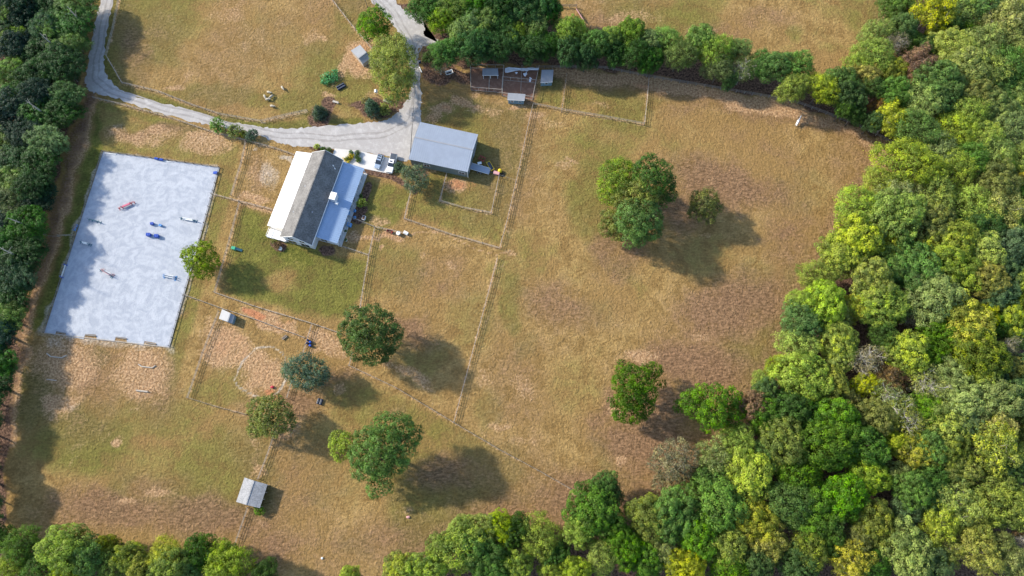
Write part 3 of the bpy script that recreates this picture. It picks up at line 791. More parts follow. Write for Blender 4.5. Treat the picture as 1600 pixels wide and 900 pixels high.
# ------------------------------------------------------------------ house
HO = Vector((-56.86, 80.03, 0)); HR = R(-15.17)
h = thing('farmhouse', 'large farmhouse with a shingled gable roof between two low metal roofs', 'house', HO, HR)
def ext_y(prof, y0, y1, name, m, parent):
    k = len(prof)
    vs = [(x, y0, z) for x, z in prof] + [(x, y1, z) for x, z in prof]
    fs = [tuple(range(k)), tuple(range(2*k-1, k-1, -1))] + [(i, i+k, (i+1) % k + k, (i+1) % k) for i in range(k)]
    return MB().add(vs, fs).build(name, m, parent)
ext_y([(-4.2,0),(4.45,0),(4.45,4.75),(.35,8.2),(-4.2,4.75)], -13.35, 12.95, 'main_wall', M['siding'], h)
MB().slab([(-4.75,-13.75,4.6),(.35,-13.75,8.6),(.35,13.2,8.6),(-4.75,13.2,4.6)], .18).build('roof_slope', M['shingle'], h)
MB().slab([(.35,-13.75,8.615),(4.85,-13.75,4.84),(4.85,13.2,4.84),(.35,13.2,8.615)], .18).build('roof_slope', M['shingle'], h)
MB().bar((.35,-13.76,8.64), (.35,13.21,8.64), .3, .05).build('ridge_cap', M['shingle'], h)
for y in (-13.79, 13.24):
    for x0, z0, x1, z1 in ((-4.78,4.54,.35,8.53),(.35,8.53,4.88,4.76)):
        MB().bar((x0,y,z0),(x1,y,z1), .08, .26).build('fascia', M['white_paint'], h)
MB().bar((4.93,-13.75,4.72),(4.93,13.2,4.72), .16, .16).build('gutter', M['white_paint'], h)
def metal_roof(name, quad, m, pitch=.61):
    o = MB().slab(quad, .1).build(name, M[m], h)
    q = [Vector(p) for p in quad]
    n = (q[1]-q[0]).cross(q[2]-q[0]).normalized()
    if n.z < 0: n = -n
    k = int((q[3]-q[0]).length / pitch)
    b = MB()
    for i in range(k + 1):
        a, c = q[0].lerp(q[3], i/k), q[1].lerp(q[2], i/k)
        b.bar(a + n*.03, c + n*.03, .09, .08, n)
    rb = b.build('roof_seams', M[m], o)
    tag(rb, kind='stuff')
    return o
metal_roof('porch_roof', [(-4.60,-10.95,4.45),(-10.05,-10.95,2.9),(-10.05,13.0,2.9),(-4.60,13.0,4.45)], 'metal_white')
metal_roof('wing_roof', [(4.47,-10.9,4.28),(10.95,-10.9,3.0),(10.95,12.95,3.0),(4.47,12.95,4.28)], 'wing_metal')
ext_y([(4.46,0),(10.35,0),(10.35,2.95),(4.46,4.12)], -10.55, 12.5, 'wing_wall', M['siding'], h)
MB().box((-7.1,1.0,.2), (5.7,23.9,.4)).build('porch_deck', M['concrete'], h)
for y in (-10.7,-6.8,-2.9,1.0,4.9,8.8,12.7): MB().box((-9.75,y,1.64), (.18,.18,2.48)).build('porch_post', M['white_paint'], h)
MB().box((10.9,1.0,.15), (1.0,23.5,.3)).build('side_walk', M['concrete'], h)
def window(parent, c, w, hh, axis):
    if axis == 'x':   # in a wall facing +x
        f = MB().box((0,0,0), (.10,w+.24,hh+.24)).build('window', M['white_paint'], parent, c)
        MB().box((.05,-w/4-.02,0), (.04,w/2-.06,hh)).build('pane', M['glass'], f); MB().box((.05,w/4+.02,0), (.04,w/2-.06,hh)).build('pane', M['glass'], f)
    else:             # in a wall facing -y
        f = MB().box((0,0,0), (w+.24,.10,hh+.24)).build('window', M['white_paint'], parent, c)
        MB().box((-w/4-.02,-.05,0), (w/2-.06,.04,hh)).build('pane', M['glass'], f); MB().box((w/4+.02,-.05,0), (w/2-.06,.04,hh)).build('pane', M['glass'], f)
    return f
for y in (-8.6,-5.2,-2.2,1.0,3.6,7.6,10.6): window(h, (10.38,y,1.65), 1.5, 1.5, 'x')
d_ = MB().box((0,0,0), (.1,1.1,2.1)).build('door', M['paint_sky'], h, (10.39,-.6,1.36)); MB().ball((.08,.4,0),.06,6,4).build('handle', M['steel_post'], d_)
for y in (-10.6,-6.6,-2.7,1.9,5.6,9.4,12.8): MB().box((10.78,y,1.55), (.14,.14,2.5)).build('porch_post', M['white_paint'], h)
window(h, (-2.0,-13.39,1.6), 2.6, 2.0, 'y'); window(h, (1.9,-13.39,1.6), 2.6, 2.0, 'y')
window(h, (-1.7,-13.39,4.3), 1.5, 1.2, 'y'); window(h, (1.7,-13.39,4.3), 1.5, 1.2, 'y')
MB().box((0,-13.42,2.95), (8.7,.12,.22)).build('trim_board', M['white_paint'], h)
window(h, (6.6,-10.6,1.7), 1.8, 1.3, 'y')
dk = MB().box((-7.2,-12.3,.3), (5.8,2.6,.6)).build('side_deck', M['white_paint'], h)
for x in (-10.0,-8.1,-6.2,-4.4): MB().box((x,-13.5,1.05), (.12,.12,.95)).build('railing_post', M['white_paint'], dk)
MB().bar((-10.0,-13.5,1.5),(-4.4,-13.5,1.5), .1, .08).build('railing', M['white_paint'], dk)
MB().bar((-10.0,-13.5,1.5),(-10.0,-11.0,1.5), .1, .08).build('railing', M['white_paint'], dk)
ch = MB().box((6.2,1.35,4.9), (1.5,2.0,2.7)).build('chimney', M['siding'], h, bevel=.03)
MB().box((6.2,1.35,6.3), (1.75,2.25,.16)).build('chimney_cap', M['white_paint'], ch); MB().box((7.2,.2,4.1), (.8,.7,.8)).build('vent_box', M['white_paint'], ch)
for x, y, z in ((3.3,10.15,6.25),(3.85,9.6,5.8)): MB().tube([(x,y,z-.3),(x,y,z+.5)], .14, 8).build('vent_pipe', M['white_paint'], h)
for x, y in ((-2.2,2.0),(2.5,-5.0),(-3.0,-6.0)): MB().box((x,y,8.6-abs(x-.35)*.80+.06), (.35,.35,.16)).build('roof_vent', M['grey_plastic'], h)

# ------------------------------------------------------------------ workshop
w = thing('workshop', 'grey metal workshop with a low ridge roof beside the gravel drive', 'barn', (-19.93, 96.09, 0), R(-13.34))
HX = 8.55
ky = [(-5.95,0),(5.95,0),(5.95,4.05),(.55,5.0),(-5.95,4.05)]
vs_ = [(-HX, y, z) for y, z in ky] + [(HX, y, z) for y, z in ky]
MB().add(vs_, [tuple(range(5)), tuple(range(9,4,-1))] + [(i, i+5, (i+1)%5+5, (i+1)%5) for i in range(5)]).build('wall', M['siding_green'], w)
def wroof(quad):
    o = MB().slab(quad, .1).build('roof_slope', M['metal_blue'], w)
    q = [Vector(p) for p in quad]; n = (q[1]-q[0]).cross(q[2]-q[0]).normalized(); n = n if n.z > 0 else -n
    b = MB()
    for i in range(29):
        b.bar(q[0].lerp(q[3], i/28) + n*.02, q[1].lerp(q[2], i/28) + n*.02, .05, .04, n)
    tag(b.build('roof_seams', M['metal_blue'], o), kind='stuff')
wroof([(-8.8,.55,5.2),(-8.8,6.2,4.2),(8.8,6.2,4.2),(8.8,.55,5.2)])
wroof([(-8.8,.55,5.21),(-8.8,-6.2,4.2),(8.8,-6.2,4.2),(8.8,.55,5.21)])
MB().bar((-8.82,.55,5.25),(8.82,.55,5.25), .4, .06).build('ridge_cap', M['metal_grey'], w)
window(w, (-3.7,-5.99,2.2), 1.7, 1.0, 'y'); window(w, (6.9,-5.99,2.2), 1.7, 1.0, 'y')
for y in (-3.2, 2.2):
    dd = MB().box((0,0,0), (.1,3.2,3.0)).build('garage_door', M['siding_blue'], w, (HX+.03,y,1.52))
    for z in (-1.1,-.35,.4,1.15): MB().box((.05,0,z), (.04,3.05,.62)).build('door_panel', M['metal_grey'], dd)
MB().tube([(8.62,-6.05,4.0),(8.66,-6.08,.1)], .09, 6).build('downspout', M['white_paint'], w)
WR = Matrix.Rotation(R(-13.34), 4, 'Z')
def WP(x, y, z=0): return Vector((-19.93, 96.09, 0)) + (WR @ Vector((x, y, z)))
t = thing('flatbed_trailer', 'pale flatbed trailer parked against the right end of the workshop', 'trailer', WP(11.6,-2.75), R(-17))
MB().box((0,0,.72), (5.8,1.9,.1)).build('deck', M['metal_blue'], t); MB().box((0,0,.58), (5.8,.9,.16)).build('frame', M['vinyl'], t)
for s in (-1,1): MB().box((0,s*.99,.82), (5.8,.06,.14)).build('side_rail', M['white_paint'], t)
for x in (-.5,.5):
    for s in (-1,1):
        wh = MB().tube([(x,s*1.02,.36),(x,s*1.24,.36)], .36, 14).build('wheel', M['black_rubber'], t); MB().tube([(x,s*1.245,.36),(x,s*1.26,.36)], .18, 10).build('hub', M['grey_plastic'], wh)
MB().bar((2.9,0,.6),(4.1,0,.5), .12, .12).build('tongue', M['vinyl'], t)
t = thing('tiller_implement', 'red tiller frame standing in shadow right of the workshop', 'farm implement', WP(11.2,.66), R(-30))
for y in (-.6,.6): MB().bar((-1.0,y,.6),(1.0,y,.6), .12, .12).build('frame_bar', M['paint_red'], t)
for x in (-.8,0,.8):
    MB().bar((x,-.7,.62),(x,.7,.62), .1, .1).build('cross_bar', M['paint_red'], t); MB().tube([(x,-.6,.6),(x+.15,-.6,.1)], .05, 5).build('tine', M['vinyl'], t); MB().tube([(x,.6,.6),(x+.15,.6,.1)], .05, 5).build('tine', M['vinyl'], t)
MB().bar((0,0,.65),(0,0,1.3), .14, .14, Vector((1,0,0))).build('hitch', M['paint_red'], t)
t = thing('utility_table', 'small pale table between the red tiller and the trailer', 'table', WP(10.9,-1.05), R(10))
MB().box((0,0,.75), (1.2,.8,.06)).build('tabletop', M['white_paint'], t)
for x in (-.5,.5):
    for y in (-.3,.3): MB().box((x,y,.36), (.06,.06,.72)).build('leg', M['grey_plastic'], t)
t = thing('utility_cart', 'dark utility cart with a yellow rim above the trailer end', 'cart', WP(14.2,-1.2), R(-62))
MB().box((0,0,.55), (2.9,1.0,.1)).build('bed', M['vinyl'], t)
for s in (-1,1): MB().box((0,s*.55,.78), (3.0,.1,.2)).build('side_rail', M['paint_yellow'], t); MB().box((s*1.47,0,.78), (.1,1.0,.2)).build('end_rail', M['paint_yellow'], t)
for x in (-.9,.9):
    for s in (-1,1): MB().tube([(x,s*.42,.28),(x,s*.58,.28)], .28, 12).build('wheel', M['black_rubber'], t)
t = thing('storage_chest', 'rose coloured chest beside the yellow ball at the pen corner', 'chest', WP(16.5,-2.9), R(-15))
MB().box((0,0,.35), (1.7,.9,.7)).build('body', M['paint_rose'], t, bevel=.05); MB().box((0,0,.75), (1.76,.96,.12)).build('lid', M['paint_rose'], t, bevel=.04)
b_ = MB().ball((0,0,.62), .62, 20, 12).build('play_ball', M['paint_yellow'], None, WP(17.3,-2.0), smooth=True); tag(b_, 'bright yellow ball at the upper right corner of the workshop pen', 'ball')
t = thing('tyre_stack', 'black tyre lying just right of the yellow ball', 'tyre', WP(18.3,-2.8))
MB().tube([(.45*math.cos(a*.5236),.45*math.sin(a*.5236),.14) for a in range(13)], .15, 6, False).build('tyre', M['black_rubber'], t)

# ------------------------------------------------------------------ vehicles
def loft(stations, m, name, parent, prof):
    """stations: (y, zb, zt, half width); prof maps a section to ring points"""
    b = MB(); rings = [prof(*s) for s in stations]; k = len(rings[0])
    vs = [v for r in rings for v in r]; fs = []
    for i in range(len(rings)-1):
        for j in range(k): fs.append((i*k+j, i*k+(j+1)%k, (i+1)*k+(j+1)%k, (i+1)*k+j))
    fs += [tuple(range(k-1,-1,-1)), tuple((len(rings)-1)*k+j for j in range(k))]
    b.add(vs, fs)
    return b.build(name, m, parent, smooth=False, bevel=.03)
def sec(y, zb, zt, hw):
    c = min(.12, (zt-zb)*.3)
    return [(-hw,y,zb),(hw,y,zb),(hw*1.03,y,(zb+zt)/2),(hw,y,zt-c),(hw-c,y,zt),(-hw+c,y,zt),(-hw,y,zt-c),(-hw*1.03,y,(zb+zt)/2)]
def cab(y, zb, zt, hw):
    return [(-hw,y,zb),(hw,y,zb),(hw*.84,y,zt),(-hw*.84,y,zt)]
def wheels(t, ys, hw, r):
    for y in ys:
        for s in (-1,1):
            o = MB().tube([(s*(hw-.22),y,r),(s*(hw+.02),y,r)], r, 16).build('wheel', M['black_rubber'], t); MB().tube([(s*(hw+.021),y,r),(s*(hw+.03),y,r)], r*.6, 12).build('rim', M['steel_post'], o)
def lights(t, yf, yr, hw, z):
    for s in (-1,1):
        MB().box((s*(hw-.25),yf,z), (.36,.08,.18)).build('headlight', M['white_paint'], t); MB().box((s*(hw-.14),yr,z+.15), (.18,.08,.34)).build('tail_light', M['paint_red'], t)
        MB().box((s*(hw+.12),.75,z+.35), (.2,.12,.15)).build('mirror', M['vinyl'], t)
pa_, pb_ = G(596,241,1.0), G(588,263,1.0)
d_ = pb_ - pa_
suv = thing('sport_utility_car', 'silver blue car parked on the concrete pad beside the white pickup', 'car', Vector(((pa_.x+pb_.x)/2,(pa_.y+pb_.y)/2,.10)), math.atan2(d_.y,d_.x)-math.pi/2, 'vehicles on the concrete pad')
loft([(-2.35,.45,.95,.78),(-2.25,.32,1.08,.90),(-1.2,.28,1.08,.93),(1.0,.28,1.04,.93),(1.9,.32,.98,.90),(2.3,.42,.84,.80)], M['car_silver'], 'body', suv, sec)
loft([(-2.05,1.07,1.5,.84),(-1.7,1.07,1.66,.86),(.1,1.03,1.68,.86),(1.05,1.02,1.08,.84)], M['glass'], 'cabin_glass', suv, cab)
rf_ = MB().slab([(-.68,-1.75,1.72),(.68,-1.75,1.72),(.70,.05,1.74),(-.70,.05,1.74)], .06).build('roof', M['car_silver'], suv, bevel=.02)
for y in (-1.35,-.6): MB().box((0,y,1.735), (1.0,.42,.025)).build('roof_glass', M['glass'], rf_)
for s in (-1,1): MB().bar((s*.62,-1.7,1.79),(s*.62,0,1.8), .05, .05).build('roof_rack', M['steel_post'], rf_)
for y in (-.75,.2):
    for s in (-1,1): MB().bar((s*.87,y,1.05),(s*.74,y,1.68), .06, .10, Vector((0,1,0))).build('pillar', M['car_silver'], suv)
wheels(suv, (-1.4,1.4), .90, .35); lights(suv, 2.28, -2.33, .88, .78)
pa_, pb_ = G(616.5,239,1.1), G(607.5,270.5,1.1)
d_ = pb_ - pa_
pk_ = thing('pickup_truck', 'white pickup truck with a dark bed cover on the concrete pad', 'truck', Vector(((pa_.x+pb_.x)/2,(pa_.y+pb_.y)/2,.10)), math.atan2(d_.y,d_.x)-math.pi/2, 'vehicles on the concrete pad')
loft([(-3.05,.6,1.15,.92),(-2.95,.42,1.28,.98),(-.85,.40,1.28,1.0),(1.25,.40,1.24,1.0),(2.5,.42,1.18,.98),(2.95,.5,1.02,.90)], M['car_white'], 'body', pk_, sec)
loft([(-.95,1.26,1.60,.93),(-.72,1.26,1.88,.93),(.45,1.24,1.90,.93),(1.35,1.22,1.28,.92)], M['glass'], 'cabin_glass', pk_, cab)
rf_ = MB().slab([(-.75,-.78,1.94),(.75,-.78,1.94),(.76,.42,1.96),(-.76,.42,1.96)], .07).build('roof', M['car_white'], pk_, bevel=.02)
MB().box((0,-.1,1.955), (.8,.45,.025)).build('roof_glass', M['glass'], rf_)
for y in (-.85,-.1):
    for s in (-1,1): MB().bar((s*.95,y,1.25),(s*.80,y,1.90), .07, .12, Vector((0,1,0))).build('pillar', M['car_white'], pk_)
MB().box((0,-1.95,1.31), (1.78,1.98,.07)).build('bed_cover', M['vinyl'], pk_, bevel=.02)
MB().box((0,2.0,1.235), (1.1,1.0,.03)).build('bonnet_panel', M['car_white'], pk_)
MB().box((0,3.0,.62), (1.9,.14,.24)).build('bumper', M['steel_post'], pk_)
wheels(pk_, (-1.85,1.9), .97, .42); lights(pk_, 2.94, -3.04, .95, .92)

# ------------------------------------------------------------------ arena jumps
def jump(label, a, b, std_m, pole_m, n=2, wing=.9, plank=None, h=1.3):
    A, B = G(*a), G(*b)
    A.z = B.z = .07
    d = (B - A).normalized(); nr = Vector((-d.y, d.x, 0))
    c = (A + B) / 2
    t = thing('horse_jump', label, 'jump', c, 0, 'horse jumps in the riding arena')
    ang = math.atan2(d.y, d.x)
    for P, s in ((A, -1), (B, 1)):
        sb = MB()
        sb.box((0,0,h/2), (.12,.12,h)).box((s*wing,0,h*.4), (.1,.1,h*.8)).bar((0,0,h*.85),(s*wing,0,h*.72), .06, .1).bar((0,0,h*.35),(s*wing,0,h*.3), .06, .1)
        for k in (.33,.66): sb.box((s*wing*k,0,h*.55), (.08,.04,h*.45))
        sb.box((0,0,.05), (.12,.9,.1)).box((s*wing,0,.05), (.12,.9,.1))
        o = sb.build('standard', M[std_m], t, P - c, ang)
    for k in range(n):
        z = .35 + .32*k
        MB().tube([A - c + nr*.1 + Vector((0,0,z)), B - c + nr*.1 + Vector((0,0,z))], .07, 7).build('pole', M[pole_m], t)
    if plank: MB().bar(A - c + d*.2 + Vector((0,0,.62)), B - c - d*.2 + Vector((0,0,.62)), .5, .34, Vector((0,0,1))).build('panel', M[plank], t)
    return t
jump('red jump with a wide pink panel in the upper middle of the arena', (192,325), (206,319), 'paint_red', 'paint_red', 2, .9, 'paint_pink')
jump('dark teal jump near the left arena rail, above the white jump', (145,345), (153,347), 'paint_teal', 'paint_teal', 2, 1.0)
jump('white jump with teal standards near the left arena rail', (130,379.5), (140,382.5), 'paint_teal', 'white_paint', 3, .6, 'white_paint')
jump('white jump with teal standards near the right arena rail', (287,342.5), (304,345.5), 'paint_teal', 'white_paint', 3, .7, 'white_paint')
for a, b, lab, sm, pm in (((160,423.5),(174,432),'front half of the faded rose and white double jump in the lower arena','paint_rose','paint_rose'),):
    jump('faded rose and white pole jump in the lower left of the arena', a, b, 'paint_teal', 'paint_rose', 3, .5)
    jump('white pole jump set just behind the faded rose one', (163,423), (176,429.5), 'paint_rose', 'white_paint', 2, .5)
jump('blue and white jump, upper of the pair in the lower right of the arena', (258.5,430.5), (274.5,433.5), 'paint_sky', 'white_paint', 2, .3, None, 1.2)
jump('blue and white jump, lower of the pair in the lower right of the arena', (258,433), (273.5,436.5), 'paint_sky', 'white_paint', 2, .3, None, 1.2)
jump('blue and white jump leaning on the left arena rail', (103.5,415), (97.5,433), 'paint_blue', 'white_paint', 2, .2)
for p, lab, s in (((239,350.5),'upper left of the four blue blocks in the arena',.9), ((252,353),'upper right of the four blue blocks in the arena, paler than the rest',.8), ((234,368),'lower left of the four blue blocks in the arena',1.15), ((246.5,370),'lower right of the four blue blocks in the arena',1.15)):
    t = thing('jump_block', lab, 'block', G(*p) + Vector((0,0,.07)), R(random.uniform(-25,10)), 'blue jump blocks in the arena')
    k = 'paint_sky' if 'paler' in lab else 'paint_blue'
    MB().box((0,0,.45*s), (1.0*s,.75*s,.9*s)).build('body', M[k], t, bevel=.08)
    for x in (-.38,0,.38): MB().box((x*s,0,.93*s), (.2*s,.78*s,.08*s)).build('pole_cup', M[k], t, bevel=.02)
t = thing('blue_barrel_pair', 'pair of blue barrels lying at the top arena rail', 'barrels', G(249.5,249.5) + Vector((0,0,.07)), R(-12))
for x in (-.75,.75):
    o = MB().tube([(x-.5,0,.36),(x-.48,0,.37),(x+.48,0,.37),(x+.5,0,.36)], [.30,.36,.36,.30], 14).build('barrel', M['paint_blue'], t)
    for k in (-.2,.2): MB().tube([(x+k-.03,0,.37),(x+k+.03,0,.37)], .385, 14).build('hoop', M['paint_blue'], o)
o = MB().tube([G(253,251,.2), G(270,253.5,.2)], .08, 7).build('jump_pole', M['white_paint']); tag(o, 'white pole lying right of the blue barrels at the top arena rail', 'pole', 'loose jump poles')
o = MB().tube([G(164,239,.2), G(181,241.3,.2)], .12, 7).build('jump_pole', M['white_paint']); tag(o, 'white pole lying in the top left corner of the arena', 'pole', 'loose jump poles')
t = thing('mounting_block', 'blue mounting block in the top right corner of the arena', 'mounting block', G(337,270.5) + Vector((0,0,.07)), R(-10))
for k, (x, z) in enumerate(((-.45,.2),(0,.4),(.45,.6))): MB().box((x,0,z/2), (.44,.8,z)).build('step', M['paint_blue'], t, bevel=.03)
t = thing('water_trough', 'light blue trough against the left arena rail below the gate', 'trough', G(119,356) + Vector((0,0,.02)), R(72))
MB().box((0,0,.3), (2.0,.7,.6)).build('tub', M['paint_sky'], t, bevel=.08); MB().box((0,0,.61), (1.8,.5,.02)).build('water', M['glass'], t)

# ------------------------------------------------------------------ logs outside the arena
def log(label, pts, r=.17, m='wood_pale'):
    P = [G(*p, r) for p in pts]
    t = thing('cross_country_log', label, 'log', Vector((P[0].x,P[0].y,0)), 0, 'log jumps in the lower left pasture')
    for a, b in zip(P, P[1:]):
        MB().tube([a - t.location, b - t.location], r, 8).build('pole', M[m], t)
        link('support', BOARD['wood_grey'], t, (a+b)/2 - t.location - Vector((0,0,r*.5)), (0,0,0), (.3,.3,r))
log('three poles in an open bow left below the arena', [(73,552),(79,557),(96,559),(104,555)])
log('three pale poles in an open bow right below the arena', [(216,569),(221,572.5),(238,574.5),(243,571)])
log('single thin pole lying in the dirt at the far left', [(73,592.5),(88,594.5)], .14)
log('single thick pale pole lying in the dirt below the bowed poles', [(213,610),(231,612)], .24, 'wood_pale')

# ------------------------------------------------------------------ animals
def skin_body(name, J, E_, m, sub=2):
    me = bpy.data.meshes.new(name)
    me.from_pydata([j[0] for j in J], E_, [])
    me.materials.append(m)
    o = link(name, me)
    sk = o.modifiers.new('skin', 'SKIN')
    for i, j in enumerate(J):
        r = j[1]; me.skin_vertices[0].data[i].radius = r if hasattr(r, '__len__') else (r, r)
    me.skin_vertices[0].data[0].use_root = True
    sk.use_smooth_shade = True
    ss = o.modifiers.new('smooth', 'SUBSURF'); ss.levels = ss.render_levels = sub
    return o
def quadruped(S, chest, neck, head, leg, tail):
    # along +y is forward; pelvis first
    J = [((0,-.42*S,.66*S),(chest*.92,chest)),((0,-.1*S,.64*S),(chest*1.05,chest)),((0,.25*S,.66*S),(chest*.95,chest*1.05)),((0,.42*S,.74*S),(chest*.7,chest*.8)),
         ((0,.62*S,neck*.8*S),(chest*.42,chest*.5)),((0,.76*S,neck*S),(head,head*1.1)),((0,.98*S,(neck-.10)*S),(head*.75,head*.8)),((0,1.10*S,(neck-.17)*S),(head*.55,head*.55))]
    E_ = [(0,1),(1,2),(2,3),(3,4),(4,5),(5,6),(6,7)]
    for s in (-1,1):
        n = len(J); w_ = chest*.62*s
        J += [((w_,.34*S,.50*S),leg*1.6),((w_,.33*S,.30*S),leg),((w_,.34*S,.05*S),leg*.8),((w_,.39*S,.0),leg*.9)]
        E_ += [(2,n),(n,n+1),(n+1,n+2),(n+2,n+3)]
        n = len(J)
        J += [((w_,-.38*S,.50*S),leg*1.9),((w_,-.34*S,.38*S),leg*1.3),((w_,-.50*S,.24*S),leg*.9),((w_,-.46*S,.05*S),leg*.75),((w_,-.41*S,0),leg*.9)]
        E_ += [(0,n),(n,n+1),(n+1,n+2),(n+2,n+3),(n+3,n+4)]
        n = len(J)
        J.append(((head*.9*s,.72*S,(neck+.10)*S),head*.28)); E_.append((5,n))
    n = len(J)
    J += [((0,-.56*S,.66*S),tail),((0,-.64*S,.45*S),tail*.8)]; E_ += [(0,n),(n,n+1)]
    return J, E_
J, E_ = quadruped(.98, .30, .84, .115, .055, .05)
sheep0 = None
for i, (p, a, lab) in enumerate((((421,145.5),70,'sheep at the top of the tight group of four'), ((414.5,152),25,'sheep at the left of the tight group of four'), ((425,152),-40,'sheep at the right of the tight group of four'), ((418.5,156.5),85,'sheep at the bottom of the tight group of four'),
        ((426,167),75,'sheep alone nearest the lower paddock fence'), ((442,138.5),35,'sheep alone to the right of and above the group'))):
    o = skin_body('sheep', J, E_, M['fleece']) if i == 0 else sheep0.copy()
    if i == 0: sheep0 = o
    else: COL.objects.link(o)
    o.location = G(*p); o.rotation_euler = (0, 0, R(a + 180)); o.scale = (1.12, 1.15, 1.1)
    tag(o, 'cream ' + lab + ' in the paddock', 'sheep', 'sheep in the paddock')
J, E_ = quadruped(1.75, .36, .78, .14, .085, .06)
J[4] = ((0,.70*1.75,.88*1.75),(.17,.24)); J[5] = ((0,.92*1.75,.98*1.75),(.13,.15)); J[6] = ((0,1.13*1.75,.88*1.75),(.10,.12)); J[7] = ((0,1.25*1.75,.80*1.75),(.08,.08))
for k in range(8, len(J)):
    if J[k][1] == .14*.28: J[k] = ((J[k][0][0]*.7,.88*1.75,1.10*1.75), .035)
a, b = G(1250,184,1.2), G(1244.5,196,1.2)
o = skin_body('horse', J, E_, M['horse_coat'])
o.location = ((a.x+b.x)/2, (a.y+b.y)/2, .02); o.rotation_euler = (0, 0, math.atan2((b-a).y,(b-a).x) - math.pi/2 + math.pi)
tag(o, 'white horse standing alone by the grey fence in the upper right pasture', 'horse')
mane = MB().bar((0,.55*1.75,1.0*1.75),(0,.90*1.75,1.10*1.75), .05, .22).build('mane', M['white_paint'], o)
MB().tube([(0,-.56*1.75,.70*1.75),(0,-.68*1.75,.5*1.75),(0,-.68*1.75,.2*1.75)], [.06,.10,.03], 6).build('tail', M['white_paint'], o)

# ------------------------------------------------------------------ troughs, tubs and small yard things
def trough(label, p, rz, L=2.0, m='navy', n=2, gap=.9, W=.6):
    t = thing('feed_trough', label, 'trough', G(*p), R(rz), 'feed troughs in the pastures')
    for k in range(n):
        y = (k - (n-1)/2) * gap
        o = MB().box((0,y,.28), (L,W,.56)).build('tub', M[m], t, bevel=.08); MB().box((0,y,.57), (L-.25,W-.22,.03)).build('feed', M['vinyl'], o)
    MB().box((0,0,.12), (L*.8,gap*max(1,n-1),.06)).build('stand', M['grey_plastic'], t)
    return t
trough('pair of long dark troughs in the sheep paddock below the green brush pile', (533,136), 33, 2.7, 'navy', 2, .85, .55)
trough('pair of short dark troughs below the blue green tree', (500,627.5), 75, 1.6, 'navy', 2, .8, .55)
t = thing('blue_barrels', 'cluster of dark blue barrels at the short fence end', 'barrels', G(481,537))
for k, (x, y) in enumerate(((0,0),(.75,.35),(.1,.85),(.8,-.6))): MB().tube([(x,y,0),(x,y,.05),(x,y,.85),(x,y,.9)], [.28,.32,.32,.28], 14).build('barrel', M['paint_blue'] if k % 2 else M['navy'], t)
t = thing('hay_rack', 'small grey rack lying in the square dirt pen', 'rack', G(445,527.5), R(38))
for y in (-.25,.25): MB().box((0,y,.3), (1.5,.08,.3)).build('side', M['grey_plastic'], t)
for x in (-.6,-.2,.2,.6): MB().box((x,0,.25), (.06,.5,.2)).build('slat', M['grey_plastic'], t)
o = MB().ball((0,0,.3), (.55,.4,.3), 12, 8).build('feed_tub', M['paint_red'], None, G(426,605)); tag(o, 'small red tub on the orange soil inside the round ring', 'tub')
t = thing('play_slide', 'green garden slide lying beside the lawn fence under the arena tree', 'slide', G(369,389.5), R(-14))
MB().box((-.5,0,.5), (1.2,.9,1.0)).build('tower', M['paint_green'], t, bevel=.1); MB().bar((0,0,.85),(1.9,0,.15), .6, .1).build('chute', M['paint_teal'], t)
for s in (-1,1): MB().bar((0,s*.32,.95),(1.9,s*.32,.25), .07, .16).build('side_rail', M['paint_teal'], t)
t = thing('red_barrow', 'dark red barrow at the end of the fence behind the house', 'barrow', G(609.5,362.5), R(-20))
MB().add([(-.8,-.45,.8),(.8,-.45,.8),(.8,.45,.8),(-.8,.45,.8),(-.5,-.3,.35),(.5,-.3,.35),(.5,.3,.35),(-.5,.3,.35)], [(4,5,6,7),(0,1,5,4),(1,2,6,5),(2,3,7,6),(3,0,4,7)]).build('tray', M['paint_red'], t)
MB().box((0,0,.5), (1.1,.6,.05)).build('load', M['soil'], t); MB().tube([(.75,-.06,.22),(.75,.06,.22)], .22, 12).build('wheel', M['black_rubber'], t)
for s in (-1,1): MB().bar((-1.3,s*.35,.6),(.6,s*.2,.35), .06, .06).build('handle', M['wood_grey'], t); MB().box((-.5,s*.3,.18), (.07,.07,.36)).build('leg', M['vinyl'], t)
t = thing('grey_bin', 'round grey bin between the red barrow and the white box', 'bin', G(623,366))
MB().tube([(0,0,0),(0,0,.95)], [.45,.55], 16).build('body', M['grey_plastic'], t); MB().tube([(0,0,.95),(0,0,1.02),(0,0,1.08)], [.6,.6,.3], 16).build('lid', M['white_paint'], t)
t = thing('white_cooler', 'white box right of the grey bin at the fence end', 'box', G(634.5,365), R(-28))
MB().box((0,0,.35), (1.3,.8,.7)).build('body', M['white_paint'], t, bevel=.05); MB().box((0,0,.75), (1.36,.86,.1)).build('lid', M['white_paint'], t, bevel=.03)
t = thing('white_drum', 'small white drum beside the lower left corner of the house', 'drum', G(438.5,389))
MB().tube([(0,0,0),(0,0,.1),(0,0,.8),(0,0,.85)], [.45,.55,.55,.45], 16).build('body', M['white_paint'], t); MB().tube([(0,0,.85),(0,0,.92)], [.3,.2], 12).build('lid', M['grey_plastic'], t)
t = thing('air_conditioner', 'pale blue air conditioner against the right wall of the house', 'air conditioner', G(546.5,352.5), R(-15))
MB().box((0,0,.5), (1.3,1.1,1.0)).build('body', M['paint_sky'], t, bevel=.06); MB().tube([(0,0,1.0),(0,0,1.05)], .42, 16).build('fan_grille', M['metal_blue'], t)
t = thing('white_planter', 'white box planter on the mulch right of the house', 'planter', G(569,341.5), R(-15))
MB().box((0,0,.4), (.9,1.25,.8)).build('body', M['white_paint'], t, bevel=.08); MB().box((0,0,.81), (.7,1.05,.04)).build('soil', M['soil'], t)
